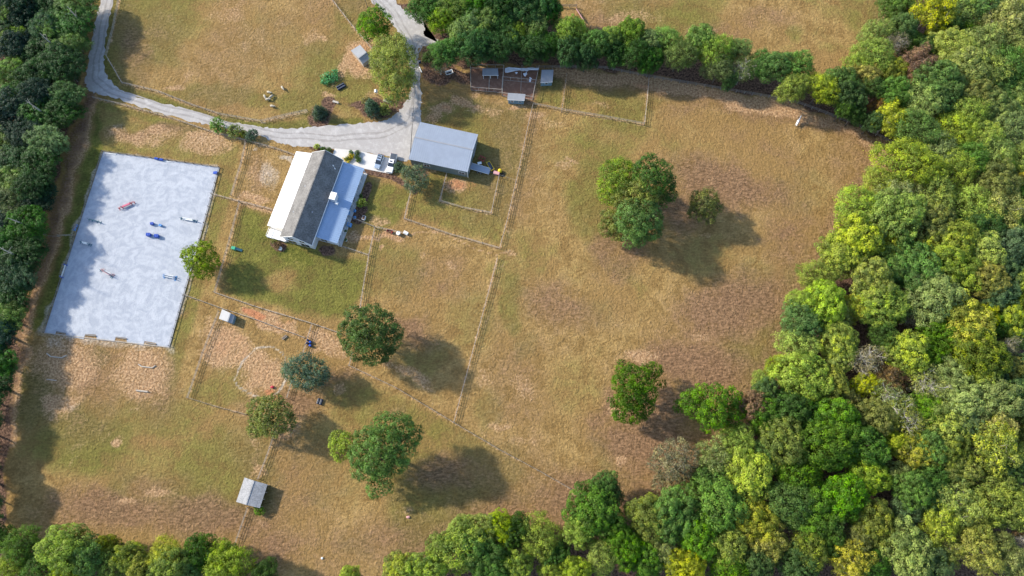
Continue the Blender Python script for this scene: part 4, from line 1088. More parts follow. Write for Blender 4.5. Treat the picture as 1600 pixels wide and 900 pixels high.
def chair(label, p, rz):
    t = thing('garden_chair', label, 'chair', G(*p), R(rz), 'garden chairs beside the house')
    MB().box((0,0,.42), (.65,.62,.07)).build('seat', M['paint_sky'], t); MB().box((0,-.34,.78), (.65,.07,.75), M=Matrix.Rotation(R(-14),3,'X')).build('backrest', M['paint_sky'], t)
    for s in (-1,1):
        MB().box((s*.38,0,.62), (.12,.75,.05)).build('armrest', M['paint_sky'], t)
        for y in (-.3,.32): MB().box((s*.34,y,.3), (.07,.07,.6)).build('leg', M['paint_sky'], t)
chair('light blue garden chair on the mulch, upper of the two', (554.5,330.5), 75); chair('light blue garden chair on the mulch, lower of the two', (554.5,341), 100)
for p, lab in (((541,362),'white flower pot by the wall, upper one below the air conditioner'), ((541,376),'white flower pot at the start of the dirt path')):
    t = thing('flower_pot', lab, 'flower pot', G(*p), 0, 'flower pots beside the house')
    MB().tube([(0,0,0),(0,0,.55)], [.28,.42], 12).build('pot', M['white_paint'], t); MB().ball((0,0,.7), (.4,.4,.3), 9, 6, .25).build('plant', mat('pot_plant', (.06,.11,.03), .7, .4, 8), t)
t = thing('lamp_post', 'lamp post with a pale lantern beside the top of the drive', 'lamp post', G(574,11))
MB().tube([(0,0,0),(0,0,.3),(0,0,3.6)], [.14,.08,.06], 8).build('post', M['vinyl'], t); MB().tube([(0,0,3.5),(0,0,3.6),(0,0,4.05),(0,0,4.2)], [.12,.24,.3,.05], 8).build('lantern', M['white_paint'], t)
t = thing('bird_house', 'white bird house on a post below the yellowish tree', 'bird house', G(590,150))
MB().box((0,0,1.1), (.12,.12,2.2)).build('post', M['wood_pale'], t); MB().box((0,0,2.5), (.7,.6,.6)).build('box', M['white_paint'], t)
MB().slab([(-.5,-.45,2.78),(0,-.45,3.15),(0,.45,3.15),(-.5,.45,2.78)], .05).build('roof', M['white_paint'], t); MB().slab([(0,-.45,3.155),(.5,-.45,2.78),(.5,.45,2.78),(0,.45,3.155)], .05).build('roof', M['white_paint'], t)
t = thing('old_bathtub', 'white tub lying in the brush left of the pens', 'tub', G(702,114.5), R(20))
MB().add([(-1.1,-.6,.7),(1.1,-.6,.7),(1.1,.6,.7),(-1.1,.6,.7),(-.8,-.4,.0),(.8,-.4,.0),(.8,.4,.0),(-.8,.4,.0)], [(4,5,6,7),(0,1,5,4),(1,2,6,5),(2,3,7,6),(3,0,4,7)]).build('shell', M['white_paint'], t)
MB().bar((-1.15,-.62,.7),(1.15,-.62,.7),.1,.08).bar((-1.15,.62,.7),(1.15,.62,.7),.1,.08).bar((-1.12,-.6,.705),(-1.12,.6,.705),.1,.08).bar((1.12,-.6,.705),(1.12,.6,.705),.1,.08).build('rim', M['white_paint'], t)
o = MB().tube([G(655.5,105,.15), G(659,113,.15)], .18, 8).build('drain_pipe', M['white_paint']); tag(o, 'white pipe lying at the right edge of the drive by the brush', 'pipe')
t = thing('black_barrel', 'black barrel at the right edge of the drive above the white pipe', 'barrel', G(656,98))
MB().tube([(0,0,0),(0,0,.05),(0,0,.85),(0,0,.9)], [.3,.36,.36,.3], 14).build('body', M['navy'], t); MB().tube([(0,0,.9),(0,0,.93)], .26, 12).build('lid', M['grey_plastic'], t)
t = thing('stone_bench', 'grey stone bench in the left shrub bed', 'bench', G(525,160.5), R(-18))
MB().box((0,0,.5), (1.9,.6,.14)).build('seat', M['stone'], t, bevel=.03)
for x in (-.7,.7): MB().box((x,0,.22), (.3,.5,.43)).build('leg', M['stone'], t)
for i, (p, s, lab) in enumerate((((604,157),1.1,'pale boulder under the yellowish tree'), ((608,159.5),.8,'smaller pale boulder right of the one under the yellowish tree'))):
    o = MB().ball((0,0,.25*s), (.9*s,.6*s,.5*s), 12, 8, .12).build('boulder', M['stone'], None, G(*p), R(20)); tag(o, lab, 'rock', 'loose rocks')
o = MB().ball((0,0,.2), (.5,.35,.25), 12, 8, .12).build('salt_block', M['paint_rose'], None, G(638,808)); tag(o, 'small reddish block on the ground in the lower pasture', 'block')
o = MB().ball((0,0,.2), (.3,.3,.2), 10, 6).build('white_bucket', M['white_paint'], None, G(503.5,872)); tag(o, 'tiny white bucket in the grass near the bottom trees', 'bucket')

# ------------------------------------------------------------------ trees
COLS = {'D': (.070,.135,.028), 'G': (.115,.205,.036), 'L': (.265,.330,.056), 'P': (.255,.310,.080), 'Y': (.33,.345,.048), 'O': (.195,.220,.050),
        'B': (.105,.165,.062), 'W': (.31,.285,.060), 'R': (.20,.12,.06), 'S': (.23,.205,.12), 'T': (.260,.290,.080), 'N': (.034,.078,.036), 'V': (.075,.125,.09)}
CNAME = {'D': 'dark green', 'G': 'mid green', 'L': 'yellow-green', 'P': 'pale sage green', 'Y': 'bright yellow', 'O': 'olive green', 'B': 'blue-green', 'W': 'golden', 'R': 'reddish brown',
         'S': 'grey-brown, half bare', 'T': 'pale yellowish', 'N': 'deep green', 'V': 'silvery green'}

def fib(n):
    i = np.arange(n) + .5
    z = 1 - 2*i/n; t = np.pi*(1+5**.5)*i; r = np.sqrt(1-z*z)
    return np.stack([r*np.cos(t), r*np.sin(t), z], 1)
def unit(v): return v / (np.linalg.norm(v, axis=1, keepdims=True) + 1e-9)
def leaves_mesh(name, P, N, S, V, aspect=.62):
    """one small folded leaf spray per point"""
    n = len(P)
    t = unit(np.cross(N, rng.normal(size=(n,3)))); b = np.cross(N, t)
    s = S[:,None]
    fold = N * s * .22
    v = np.stack([P + t*s - fold, P + b*s*aspect + fold*.4, P - t*s - fold, P - b*s*aspect + fold*.4], 1).reshape(-1, 3)
    me = np_mesh(name, v, np.arange(4*n).reshape(n, 4), M['foliage'])
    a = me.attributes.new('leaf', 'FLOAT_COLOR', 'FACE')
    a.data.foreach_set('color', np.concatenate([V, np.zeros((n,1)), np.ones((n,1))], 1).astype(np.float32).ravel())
    return me
def crown_mesh(name, lobes, clump=1.0, leaf=.26, dens=1.0, shaggy=.25, flat=.85, up=.35, fill=.18):
    """lobes: (x, y, z, r). Each lobe carries clumps, each clump a shell of leaves; gaps stay between the lobes."""
    L = np.array(lobes, float)
    ctr = (L[:,:3]*L[:,3:4]**2).sum(0)/(L[:,3]**2).sum()
    C, CR, CN = [], [], []
    for (x, y, z, r) in L:
        k = max(6, int(4.6*(r/clump)**2))
        d = unit(fib(k) + rng.normal(size=(k,3))*.16)
        keep = d[:,2] > -.55
        d = d[keep]
        p = np.array([x,y,z]) + d*r*np.array([1,1,flat])*rng.uniform(.74,1.08,(len(d),1))
        ok = np.ones(len(p), bool)
        for (x2, y2, z2, r2) in L:
            if (x2, y2, z2) == (x, y, z): continue
            ok &= np.linalg.norm(p - np.array([x2,y2,z2]), axis=1) > r2*.80
        C.append(p[ok]); CN.append(d[ok]); CR.append(clump*rng.uniform(.6,1.3,ok.sum()))
    C, CN, CR = np.concatenate(C), np.concatenate(CN), np.concatenate(CR)
    cv = rng.random(len(C))
    P, N, S, V = [], [], [], []
    for c, cn, cr, v in zip(C, CN, CR, cv):
        k = int(30*dens*(cr/clump)**2*(clump/leaf/3.4)**2)
        d = unit(rng.normal(size=(k,3)) + cn*.75 + np.array([0,0,up]))
        rad = cr*(1 + shaggy*rng.normal(size=(k,1))*.6)
        P.append(c + d*rad); N.append(unit(d + .42*rng.normal(size=(k,3)) + np.array([0,0,.15])))
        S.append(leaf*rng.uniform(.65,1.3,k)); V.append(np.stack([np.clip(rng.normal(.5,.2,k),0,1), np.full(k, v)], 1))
    n0 = sum(len(p) for p in P)
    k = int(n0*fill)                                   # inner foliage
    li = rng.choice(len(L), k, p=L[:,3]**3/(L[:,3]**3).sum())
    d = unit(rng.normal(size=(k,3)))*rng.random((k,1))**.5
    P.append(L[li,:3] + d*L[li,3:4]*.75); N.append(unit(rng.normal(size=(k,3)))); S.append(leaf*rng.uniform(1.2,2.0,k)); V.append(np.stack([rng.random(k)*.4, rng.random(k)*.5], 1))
    return leaves_mesh(name, np.concatenate(P), np.concatenate(N), np.concatenate(S), np.concatenate(V))
def trunk_mesh(name, lobes, h, r, pale=False, twigs=0, seed=0):
    rd = random.Random(seed)
    b = MB()
    L = sorted(lobes, key=lambda l: l[2])
    cx, cy = sum(l[0] for l in L)/len(L)*.5, sum(l[1] for l in L)/len(L)*.5
    pts = [(0,0,-.15),(0,0,.3),(cx*.25+rd.uniform(-.2,.2),cy*.25,h*.25),(cx*.6,cy*.6+rd.uniform(-.3,.3),h*.5),(cx*.9,cy*.9,h*.72),(cx,cy,h*.93)]
    b.tube(pts, [r*1.5, r*1.1, r*.85, r*.65, r*.4, r*.1], 7)
    for (x, y, z, lr) in L:
        t = rd.uniform(.35, .65)
        z0 = min(z*.75, h*t)
        k = z0/h
        s = Vector((cx*min(1,k*1.25), cy*min(1,k*1.25), z0)); e = Vector((x, y, z))
        m_ = s.lerp(e, .5) + Vector((rd.uniform(-.4,.4), rd.uniform(-.4,.4), rd.uniform(.1,.6)))
        b.tube([s, m_, e], [r*.38, r*.26, r*.08], 5)
        for _ in range(twigs):
            d = Vector((rd.gauss(0,1), rd.gauss(0,1), rd.uniform(.0,1.2))).normalized()
            q = s.lerp(e, rd.uniform(.55,1)) ; f = q + d*lr*rd.uniform(.9,1.45)
            g_ = q.lerp(f,.5) + Vector((rd.uniform(-.25,.25), rd.uniform(-.25,.25), rd.uniform(0,.3)))
            b.tube([q, g_, f], [r*.17, r*.11, r*.03], 4, False)
            for __ in range(2):
                d2 = (d + Vector((rd.gauss(0,.6), rd.gauss(0,.6), rd.gauss(0,.4)))).normalized()
                b.tube([g_, g_ + d2*lr*.55], [r*.08, r*.02], 3, False)
    return b.mesh(name, M['bark_pale' if pale else 'bark'])
def std_lobes(seed, Rr=6.0, H=14.0, n=11, sq=.75, rad=(.24,.52), spread=.66):
    rd = np.random.default_rng(seed)
    d = fib(int(n*1.5)); d = d[d[:,2] > -.42][:n]
    a = rd.uniform(0, 6.28); c, s = math.cos(a), math.sin(a)
    d = np.stack([d[:,0]*c - d[:,1]*s, d[:,0]*s + d[:,1]*c, d[:,2]], 1)
    zc = H - Rr*sq*1.02
    out = [(0, 0, zc, Rr*.5)]
    for v in d:
        k = spread*rd.uniform(.70,1.28)
        out.append((v[0]*Rr*k, v[1]*Rr*k, zc + v[2]*Rr*sq*k*1.05 + rd.uniform(-.12,.08)*Rr, Rr*rd.uniform(*rad)))
    return out
PROTO = {}
def add_proto(kind, lobes, H, r, pale=False, twigs=0, **kw):
    i = len(PROTO.setdefault(kind, []))
    PROTO[kind].append((crown_mesh('crown', lobes, **kw), trunk_mesh('trunk', lobes, H, r, pale, twigs, i)))
for i in range(5): add_proto('oak', std_lobes(100+i, n=12+i), 14, .42, clump=.85, leaf=.175, dens=1.15, shaggy=.16)
for i in range(3): add_proto('soft', std_lobes(120+i, n=8+i, rad=(.42,.58), spread=.52, sq=.85), 14, .35, clump=.75, leaf=.16, dens=.9, shaggy=.75)
for i in range(3): add_proto('loose', std_lobes(140+i, n=15, rad=(.20,.33), spread=.80, sq=.7), 14, .34, True, 3, clump=.72, leaf=.18, dens=.95, shaggy=.4, fill=.06)
for i in range(3): add_proto('pine', std_lobes(160+i, n=16, rad=(.24,.36), spread=.72, sq=.95), 14, .36, clump=.75, leaf=.17, dens=1.0, shaggy=.45, up=.7)
for i in range(2): add_proto('sparse', std_lobes(180+i, n=12, rad=(.26,.40), spread=.70, sq=.75), 14, .55, True, 8, clump=.6, leaf=.17, dens=.28, shaggy=.9, fill=.03)
for i in range(2): add_proto('bare', std_lobes(190+i, n=10, rad=(.3,.45), spread=.75, sq=.8), 14, .34, True, 14, clump=.5, leaf=.12, dens=.07, shaggy=.9, fill=0)
for i in range(3): add_proto('shrub', [(x*.55, y*.55, .62*1.9 + z*.4, r*.9) for x, y, z, r in [(0,0,0,1.1),(.9,.2,-.1,.8),(-.8,.5,-.2,.8),(.1,-.9,-.2,.8),(-.4,-.5,.3,.7)]], 1.9, .09, clump=.30, leaf=.13, dens=.9, shaggy=.5)
def cone_lobes(h, r0):
    out = []
    for k in range(7):
        z = .5 + (h-.9)*k/6; rr = r0*(1-k/7.2)
        for j in range(max(1, int(6*(1-k/8)))):
            a = j*6.283/max(1,int(6*(1-k/8))) + k
            out.append((rr*.62*math.cos(a), rr*.62*math.sin(a), z, max(.28, rr*.5)))
    return out
add_proto('spruce', cone_lobes(5.0, 1.6), 5.0, .16, clump=.34, leaf=.13, dens=.9, shaggy=.7, up=.1)

FOREST_N = 0
def tree(px, py, rpx, code, kind, label, group=None, tint=(1,1,1), H=None, name='tree', hr=2.15, cat='tree'):
    ref = {'shrub': (1.15, 1.9), 'spruce': (1.6, 5.0)}.get(kind, (6.0, 14.0))
    Rm = rpx * mpp(px, py, 8 if kind not in ('shrub','spruce') else 1)
    if H is None: H = ref[1]*Rm/ref[0] if kind in ('shrub','spruce') else min(19, max(7.5, 6.5 + Rm*1.25))
    zc = H*.62
    base = G(px, py, zc); base.z = 0
    cm, tm = PROTO[kind][random.randrange(len(PROTO[kind]))]
    t = thing(name, label, cat, base, random.uniform(0, 6.28), group)
    sx = Rm/ref[0]*1.06
    st = random.uniform(.88, 1.16); t.scale = (sx*st, sx/st, H/ref[1])
    c = link('crown', cm, t)
    col = Vector(COLS[code])*random.uniform(.86,1.14); col = Vector((col.x*tint[0], col.y*tint[1], col.z*tint[2]))
    c.color = (col.x*random.uniform(.92,1.08), col.y, col.z*random.uniform(.9,1.1), 1)
    link('trunk', tm, t)
    return t
def own_tree(lobes_px, base_px, H, code, label, trunk_r=.35, name='tree', group=None, clump=.8, leaf=.20, dens=1.0, shaggy=.28, flat=.85, pale=False, twigs=0, fill=.08, up=.35):
    """a tree whose lobes were surveyed one by one: (px, py, radius px, height m)"""
    b = G(*base_px)
    lob = []
    for (x, y, r, z) in lobes_px:
        p = G(x, y, z) - b
        lob.append((p.x, p.y, z, r*mpp(x, y, z)))
    t = thing(name, label, 'tree', b, 0, group)
    c = link('crown', crown_mesh('crown', lob, clump, leaf, dens, shaggy, flat, up, fill), t)
    c.color = (*COLS[code], 1)
    link('trunk', trunk_mesh('trunk', lob, H, trunk_r, pale, twigs, int(H*10)), t)
    return t

# --- trees standing on their own in the fields
own_tree([(300,400,15,5.5),(318,392,15,6.5),(328,408,14,5.5),(305,417,14,5),(320,424,12,4.5),(313,404,17,7.5)], (316,409), 9.5, 'L', 'round yellow-green tree overhanging the right rail of the riding arena', .22, clump=.6, leaf=.2).children[0].color = (.19,.25,.03,1)
own_tree([(560,502,22,10),(580,497,20,11),(600,508,18,10),(550,522,20,8),(575,522,26,13),(602,530,22,9),(612,520,14,7),(560,542,20,8),(585,548,22,8),(600,548,14,6),(570,512,20,12.5)], (587,538), 15.5, 'O', 'large round olive topped tree at the right corner of the back lawn fence', .45).children[0].color = (.085,.145,.024,1)
own_tree([(460,575,14,6),(478,570,16,7),(495,580,17,6.5),(470,590,16,5.5),(488,594,15,5.5),(450,582,9,4),(503,590,10,4.5)], (482,589), 9, 'V', 'soft blue-green tree beside the round ring, with feathery foliage', .28, clump=.7, leaf=.16, dens=1.1, shaggy=1.0).children[0].color = (.10,.16,.12,1)
own_tree([(405,640,17,7),(425,634,16,7),(440,645,16,7.5),(405,662,16,6),(425,660,20,8),(447,660,14,6),(398,672,10,4),(420,650,18,9)], (430,663), 10.5, 'O', 'ragged dark olive tree below the square dirt pen', .35, clump=.7, leaf=.22, shaggy=.5)
own_tree([(528,690,14,5),(542,695,13,5.5),(532,706,13,4.5),(540,688,10,6)], (538,703), 7, 'L', 'small yellow-green tree at the left side of the big lobed tree', .16, clump=.55, leaf=.2, shaggy=.5)
own_tree([(600,665,18,13),(625,668,20,13),(640,680,16,11),(575,690,20,11),(600,690,24,16),(628,700,22,13),(565,712,18,9),(590,722,22,11),(618,722,18,10),(600,742,14,8),(585,765,11,6),(606,762,8,6),(575,735,16,8),(560,735,10,7)], (614,714), 17.5, 'G', 'big green tree with a low lobe hanging from its lower side, lower pasture', .5)
# clump of five in the big pasture and the single one beside it
cl = 'clump of trees in the big right pasture'
own_tree([(955,268,16,8),(970,264,17,9),(983,272,14,8),(950,288,15,7),(968,288,18,10),(950,305,14,6),(962,310,12,6)], (965,300), 11, 'L', 'yellow-green feathery tree, upper left of the field clump', .3, group=cl, clump=.7, leaf=.17, shaggy=.8).children[0].color = (.19,.26,.06,1)
own_tree([(1012,262,18,13),(1030,270,18,12),(1040,285,15,11),(1020,285,20,15),(1042,300,13,9),(1000,272,14,12),(1035,310,12,8)], (1018,300), 17, 'D', 'dark green oak at the upper right of the field clump', .45, group=cl)
own_tree([(985,305,17,11),(1000,298,16,13),(1012,305,15,13),(970,312,14,9),(1008,318,14,11),(1030,305,10,10)], (995,325), 15, 'O', 'olive brown tipped tree in the middle of the field clump', .4, group=cl, shaggy=.4)
own_tree([(985,330,18,11),(1005,325,18,12),(1018,338,17,10),(990,350,22,14),(1012,355,20,11),(1000,368,16,8),(985,372,13,6),(1020,360,12,8),(975,345,14,9)], (998,358), 16, 'G', 'bright mid green oak at the bottom of the field clump', .45, group=cl)
own_tree([(953,340,12,6),(962,348,14,7),(950,356,12,5),(965,362,12,5)], (962,358), 8, 'L', 'small yellow-green tree at the lower left of the field clump', .18, group=cl).children[0].color = (.19,.215,.03,1)
own_tree([(1092,312,13,7),(1108,308,12,7),(1115,322,12,6),(1090,330,14,6),(1105,335,14,6),(1100,320,15,9)], (1102,330), 10, 'O', 'lone pale olive tree standing just right of the field clump', .26, clump=.65, leaf=.18, shaggy=.7).children[0].color = (.165,.175,.062,1)
own_tree([(975,575,10,9),(985,585,15,11),(975,600,18,10),(1000,595,17,11),(1018,580,12,8),(1025,578,8,6),(1030,600,7,5),(1010,615,16,9),(985,620,20,12),(968,632,14,7),(1005,635,15,8),(975,645,15,6),(992,648,13,6)], (993,622), 14, 'G', 'tall bright green tree with ragged arms at the right of the big pasture', .4).children[0].color = (.085,.155,.02,1)
own_tree([(1078,625,15,9),(1100,618,16,11),(1120,620,16,12),(1140,622,15,10),(1155,638,12,8),(1090,640,16,9),(1115,645,20,13),(1142,648,16,9),(1065,635,9,5),(1108,665,10,6),(1130,662,12,6)], (1112,650), 15, 'G', 'wide green tree at the edge of the right woods below the ragged one', .42)
own_tree([(1040,710,16,8),(1060,702,16,9),(1078,715,15,8),(1030,725,14,7),(1055,725,18,10),(1070,740,14,7),(1050,755,15,6),(1030,757,10,5),(1040,742,12,7)], (1056,735), 11, 'S', 'grey-brown thinly leaved tree at the pasture edge', .3, pale=True, twigs=4, clump=.65, leaf=.17, dens=.75, shaggy=.9, fill=.05)
# by the drive
own_tree([(575,30,12,7),(588,25,14,8),(600,35,12,7),(585,42,15,8),(570,45,11,5),(595,50,12,5),(580,55,10,4)], (588,45), 10, 'G', 'round green tree between the lamp post and the drive', .28)
own_tree([(600,75,16,9),(620,72,16,10),(635,85,13,9),(595,95,15,9),(615,95,20,12),(635,105,15,10),(600,115,17,9),(622,122,18,10),(640,125,10,7),(610,140,15,7),(628,143,13,6),(615,155,9,5),(590,85,10,6)], (618,118), 13.5, 'T', 'large yellowish weeping tree at the bend of the drive', .42, clump=.75, leaf=.18, dens=1.0, shaggy=.8)
own_tree([(640,272,12,4),(652,270,11,4.5),(660,282,11,4),(645,288,12,4),(656,292,9,3)], (652,287), 5.5, 'V', 'silvery green bushy tree at the lower left corner of the workshop', .16, clump=.5, leaf=.14, shaggy=.9).children[0].color = (.14,.18,.12,1)
sh = 'shrubs around the drive and house'
for a in ((497,171,9.5,'V','spruce','small blue-green spruce at the left shrub bed'), (580,163,11.5,'V','spruce','blue-green spruce in the mulched bed inside the drive bend'), (601,171,8,'T','shrub','pale yellowish shrub right of the spruce in the drive bend bed'),
  (572,158,6,'S','shrub','thin grey shrub left of the spruce in the drive bend bed'), (588,178,6,'R','shrub','reddish brown low shrub at the lower edge of the drive bend bed'),
  (340,196,10.5,'G','shrub','bright green round shrub, leftmost of three by the lower drive fence'), (367,205,9.5,'O','shrub','olive round shrub, middle of three by the lower drive fence'), (393,212,8.5,'V','shrub','grey-green round shrub, rightmost of three by the lower drive fence'), (381,210,6,'O','shrub','low olive shrub in the gap between two round drive shrubs'),
  (625,262,8,'V','shrub','pale loose shrub right of the parked white pickup'), (565,317,6.5,'L','shrub','yellow-green shrub on the mulch right of the house'), (564,306,2.6,'G','shrub','tiny green shrub above the yellow-green one right of the house'), (495,229,4,'L','shrub','light green shrub at the upper left corner of the house'),
  (505,233,3.6,'D','shrub','dark shrub, left one in the narrow bed above the house'), (514,234,3.6,'D','shrub','dark shrub, right one in the narrow bed above the house'),
  (543,248,3.5,'O','shrub','olive shrub at the left edge of the oval flower bed'), (548,238,3.2,'D','shrub','dark shrub at the top of the oval flower bed'), (559,238.5,3.6,'D','shrub','dark green shrub at the upper right of the oval flower bed'), (558,244.5,3.4,'D','shrub','dark green shrub at the right of the oval flower bed'), (560.5,250,3.6,'D','shrub','dark green shrub at the lower right of the oval flower bed'),
  (433,383,5,'R','shrub','brown shrub by the lower left corner of the house'), (669,89,8,'D','shrub','dark green shrub at the right side of the drive neck'), (428,378,3.5,'O','shrub','olive tuft by the side deck of the house'), (403,760-4,2.5,'G','shrub','green tuft below the left slope of the lower run-in shed')):
    tree(a[0], a[1], a[2], a[3], a[4], a[5], sh, name='spruce' if a[4] == 'spruce' else 'shrub', cat='spruce' if a[4] == 'spruce' else 'shrub')
tree(405, 800-3, 7, 'G', 'shrub', 'bright green weeds at the lower right corner of the run-in shed', sh, name='shrub', cat='shrub')
for i, (p, r, lab) in enumerate((((549,245.5),1.25,'large yellow flower clump in the middle of the oval bed'), ((539.5,249.5),.7,'small yellow flower clump at the left of the oval bed'), ((544.5,253),.75,'small yellow flower clump at the bottom of the oval bed'))):
    t = thing('flower_clump', lab, 'flowers', G(*p), 0, 'yellow flowers in the oval bed')
    r *= .75; lob = [(0,0,.35*r,r*.7),(.4*r,.2*r,.3*r,r*.5),(-.4*r,.3*r,.3*r,r*.5),(0,-.5*r,.3*r,r*.5)]
    c = link('blossom', crown_mesh('blossom', lob, clump=.3, leaf=.12, dens=1), t, (0,0,.2)); c.color = (.55,.42,.02,1)
    MB().tube([(0,0,0),(0,0,.5)], .05, 5).build('stem', M['bark'], t)
# cut green brush pile lying in the sheep paddock
t = thing('brush_pile', 'sprawling bright green brush pile lying in the sheep paddock', 'brush pile', G(515,123))
lob = []
for (x, y, r) in ((523,113,4),(518,117,5),(513,120,5),(519,123,5),(524,121,4.5),(510,124,4.5),(506,129,4),(514,127,4),(508,122,4),(525,117,4),(505,125,3)):
    p = G(x, y, .6) - t.location; lob.append((p.x, p.y, .6, r*.2))
c = link('cut_foliage', crown_mesh('cut_foliage', lob, clump=.5, leaf=.24, dens=.9, shaggy=.7), t); c.color = (.085,.30,.12,1)
b = MB()
for k in range(14):
    l_ = random.choice(lob); b.tube([(l_[0]*.3,l_[1]*.3,.4),(l_[0]*1.1+random.uniform(-.4,.4),l_[1]*1.1+random.uniform(-.4,.4),.8)], [.06,.02], 4)
b.build('cut_branches', M['bark'], t)

# --- woods, row by row from the photograph: px, py, radius px, colour letter
RIGHT = '''1399 12 22 G;1452 25 28 Y;1495 15 30 P;1532 12 26 B;1575 8 24 Y;1572 38 32 T;1480 42 17 D;1502 50 18 D;1520 52 11 R;1408 50 20 G;1370 58 22 P;1396 72 18 S;1418 65 18 G;1460 63 18 Y;1443 80 17 D;1365 90 25 L;1340 106 20 L;1485 78 28 L;1530 72 30 P;1575 68 26 L;1393 112 20 O;1433 105 24 R;1425 128 17 R;1500 108 28 P;1540 112 28 P;1575 112 30 G;1345 122 20 W;1462 135 28 G;1500 135 22 P;1395 150 20 G;1360 137 18 D;1525 155 22 O;1560 142 24 D;1437 160 26 P;1472 160 22 D;1550 172 22 P;1590 160 26 P;1390 187 24 Y;1362 193 14 D;1372 170 14 R;1512 182 26 L;1433 205 30 G;1487 203 28 L;1532 215 24 L;1580 200 28 P;1335 180 14 D;1318 172 14 D;1283 140 22 L;1308 132 24 G;1322 152 20 D;1245 108 25 G;1238 140 22 P;1207 108 22 G;1415 258 36 L;1460 240 28 P;1488 268 24 L;1510 253 24 G;1550 238 28 P;1565 260 18 L;1550 288 26 O;1585 290 18 W;1375 290 24 L;1340 325 30 L;1397 308 24 T;1395 335 34 L;1455 310 30 P;1448 350 30 O;1518 325 32 L;1562 330 30 T;1532 355 30 D;1580 350 24 G;1487 382 30 L;1332 380 32 L;1310 402 30 L;1352 372 22 P;1383 390 20 Y;1432 392 20 T;1395 413 26 G;1425 425 32 G;1532 398 26 P;1485 418 28 L;1575 390 28 B;1275 430 24 L;1360 442 26 P;1532 440 26 W;1575 425 26 B;1282 475 28 L;1250 472 18 L;1250 502 26 G;1335 482 18 Y;1308 495 22 O;1370 478 32 P;1450 468 34 P;1425 498 17 S;1500 512 34 Y;1465 487 18 W;1534 498 20 Y;1555 462 22 B;1582 495 24 P;1245 540 26 L;1308 535 26 P;1378 528 20 D;1350 565 22 S;1412 555 28 P;1452 555 22 G;1520 555 34 O;1567 545 15 S;1590 525 18 B;1255 590 34 L;1213 572 15 L;1295 597 22 O;1350 600 17 Y;1385 592 18 R;1445 602 26 s;1387 622 26 s;1483 592 26 P;1525 590 22 P;1575 580 17 W;1540 625 34 P;1585 622 24 B;1495 632 26 P;1225 637 26 D;1291 612 15 W;1318 624 15 W;1272 652 28 D;1305 660 28 G;1360 650 24 O;1382 652 20 Y;1415 658 24 s;1437 640 22 G;1470 660 30 P;1550 665 26 W;1592 657 20 O;1225 692 30 O;1290 697 34 G;1345 697 30 G;1247 737 28 G;1350 742 26 L;1315 775 30 G;1232 785 30 G;1268 800 30 G;1297 812 20 G;1207 720 19 Y;1394 692 17 Y;1430 704 24 W;1484 706 22 O;1490 734 24 O;1547 698 34 T;1407 744 20 O;1425 764 24 G;1415 797 24 B;1360 817 28 O;1340 840 20 O;1208 847 20 W;1265 863 26 O;1323 874 26 W;1245 884 24 D;1360 884 24 D;1412 862 30 P;1442 884 28 B;1490 787 28 T;1517 815 26 Y;1465 815 24 Y;1475 857 24 T;1521 862 26 Y;1557 784 34 O;1567 732 26 B;1592 820 15 R;1588 840 16 b;1557 850 20 O;1584 884 26 T;1597 775 15 Y;1455 750 22 D;1450 780 20 D;1390 840 18 D;1290 845 22 D;1170 632 20 R;1187 596 13 L;1192 612 16 B;1192 648 24 G;1150 692 22 L;1190 714 22 G;1170 744 32 L;1117 718 26 T;1100 744 18 D;1115 784 36 G;1087 842 28 G;1050 800 30 G;1012 808 28 O;1007 872 22 G;1040 867 20 T;1070 882 24 Y;1137 858 28 O;1137 890 24 G;1178 812 28 Y;1190 858 24 W;1178 882 20 D;975 852 24 G;942 868 22 P;1600 100 22 P;1603 250 24 P;1604 310 22 G;1602 450 24 P;1604 575 20 B;1604 700 22 O;1558 510 20 D;1595 400 18 P;1310 560 20 P;1460 520 22 G;1550 575 20 B;1255 760 22 N;1500 660 22 B;1450 700 24 G'''
TOPROW = '''670 15 28 G;688 38 20 L;712 15 30 O;750 12 30 G;790 15 30 D;695 86 22 G;722 55 26 P;740 42 24 P;762 40 24 P;745 80 26 D;772 77 24 D;790 47 22 G;798 66 20 G;825 15 28 D;855 15 24 D;836 46 21 P;807 60 20 L;838 64 18 G;832 80 20 D;858 78 18 D;892 56 25 L;887 86 20 D;930 74 19 G;952 69 17 P;982 63 22 L;990 90 20 D;962 92 17 D;1012 72 20 P;1040 68 21 L;1060 92 23 O;1015 102 18 G;1092 72 22 L;1122 87 23 L;1152 86 20 P;1122 114 20 O;1160 116 18 s;1184 108 20 G;1140 130 13 D;1290 150 16 D;915 95 18 D'''
BOTTOM = '''5 842 17 D;38 852 22 G;107 855 31 L;140 872 24 G;172 852 14 O;175 881 22 L;207 872 22 P;225 888 17 Y;262 867 22 Y;267 882 26 P;315 862 23 D;300 886 19 G;350 872 22 L;362 888 29 L;415 896 17 D;20 886 22 L;62 888 24 G;112 892 22 L;547 898 13 L;625 890 22 P;687 857 19 L;665 892 24 P;727 857 34 P;720 826 18 L;757 824 21 L;785 824 22 L;755 862 28 G;787 877 26 D;842 837 27 L;806 832 20 D;810 882 20 P;860 897 18 L;900 892 20 L;868 868 18 D;765 890 22 G'''
BIG = '''942 758 18 G;955 772 16 D;922 795 32 G;950 818 22 G;908 828 22 L'''
SHORT = {'D': 'dark green', 'G': 'mid green', 'L': 'yellow-green', 'P': 'sage green', 'Y': 'yellow', 'O': 'olive', 'B': 'blue-green', 'W': 'golden', 'R': 'brown', 'S': 'grey', 'T': 'cream-green', 'N': 'deep green', 'V': 'silvery', 's': 'white-limbed', 'b': 'leafless'}
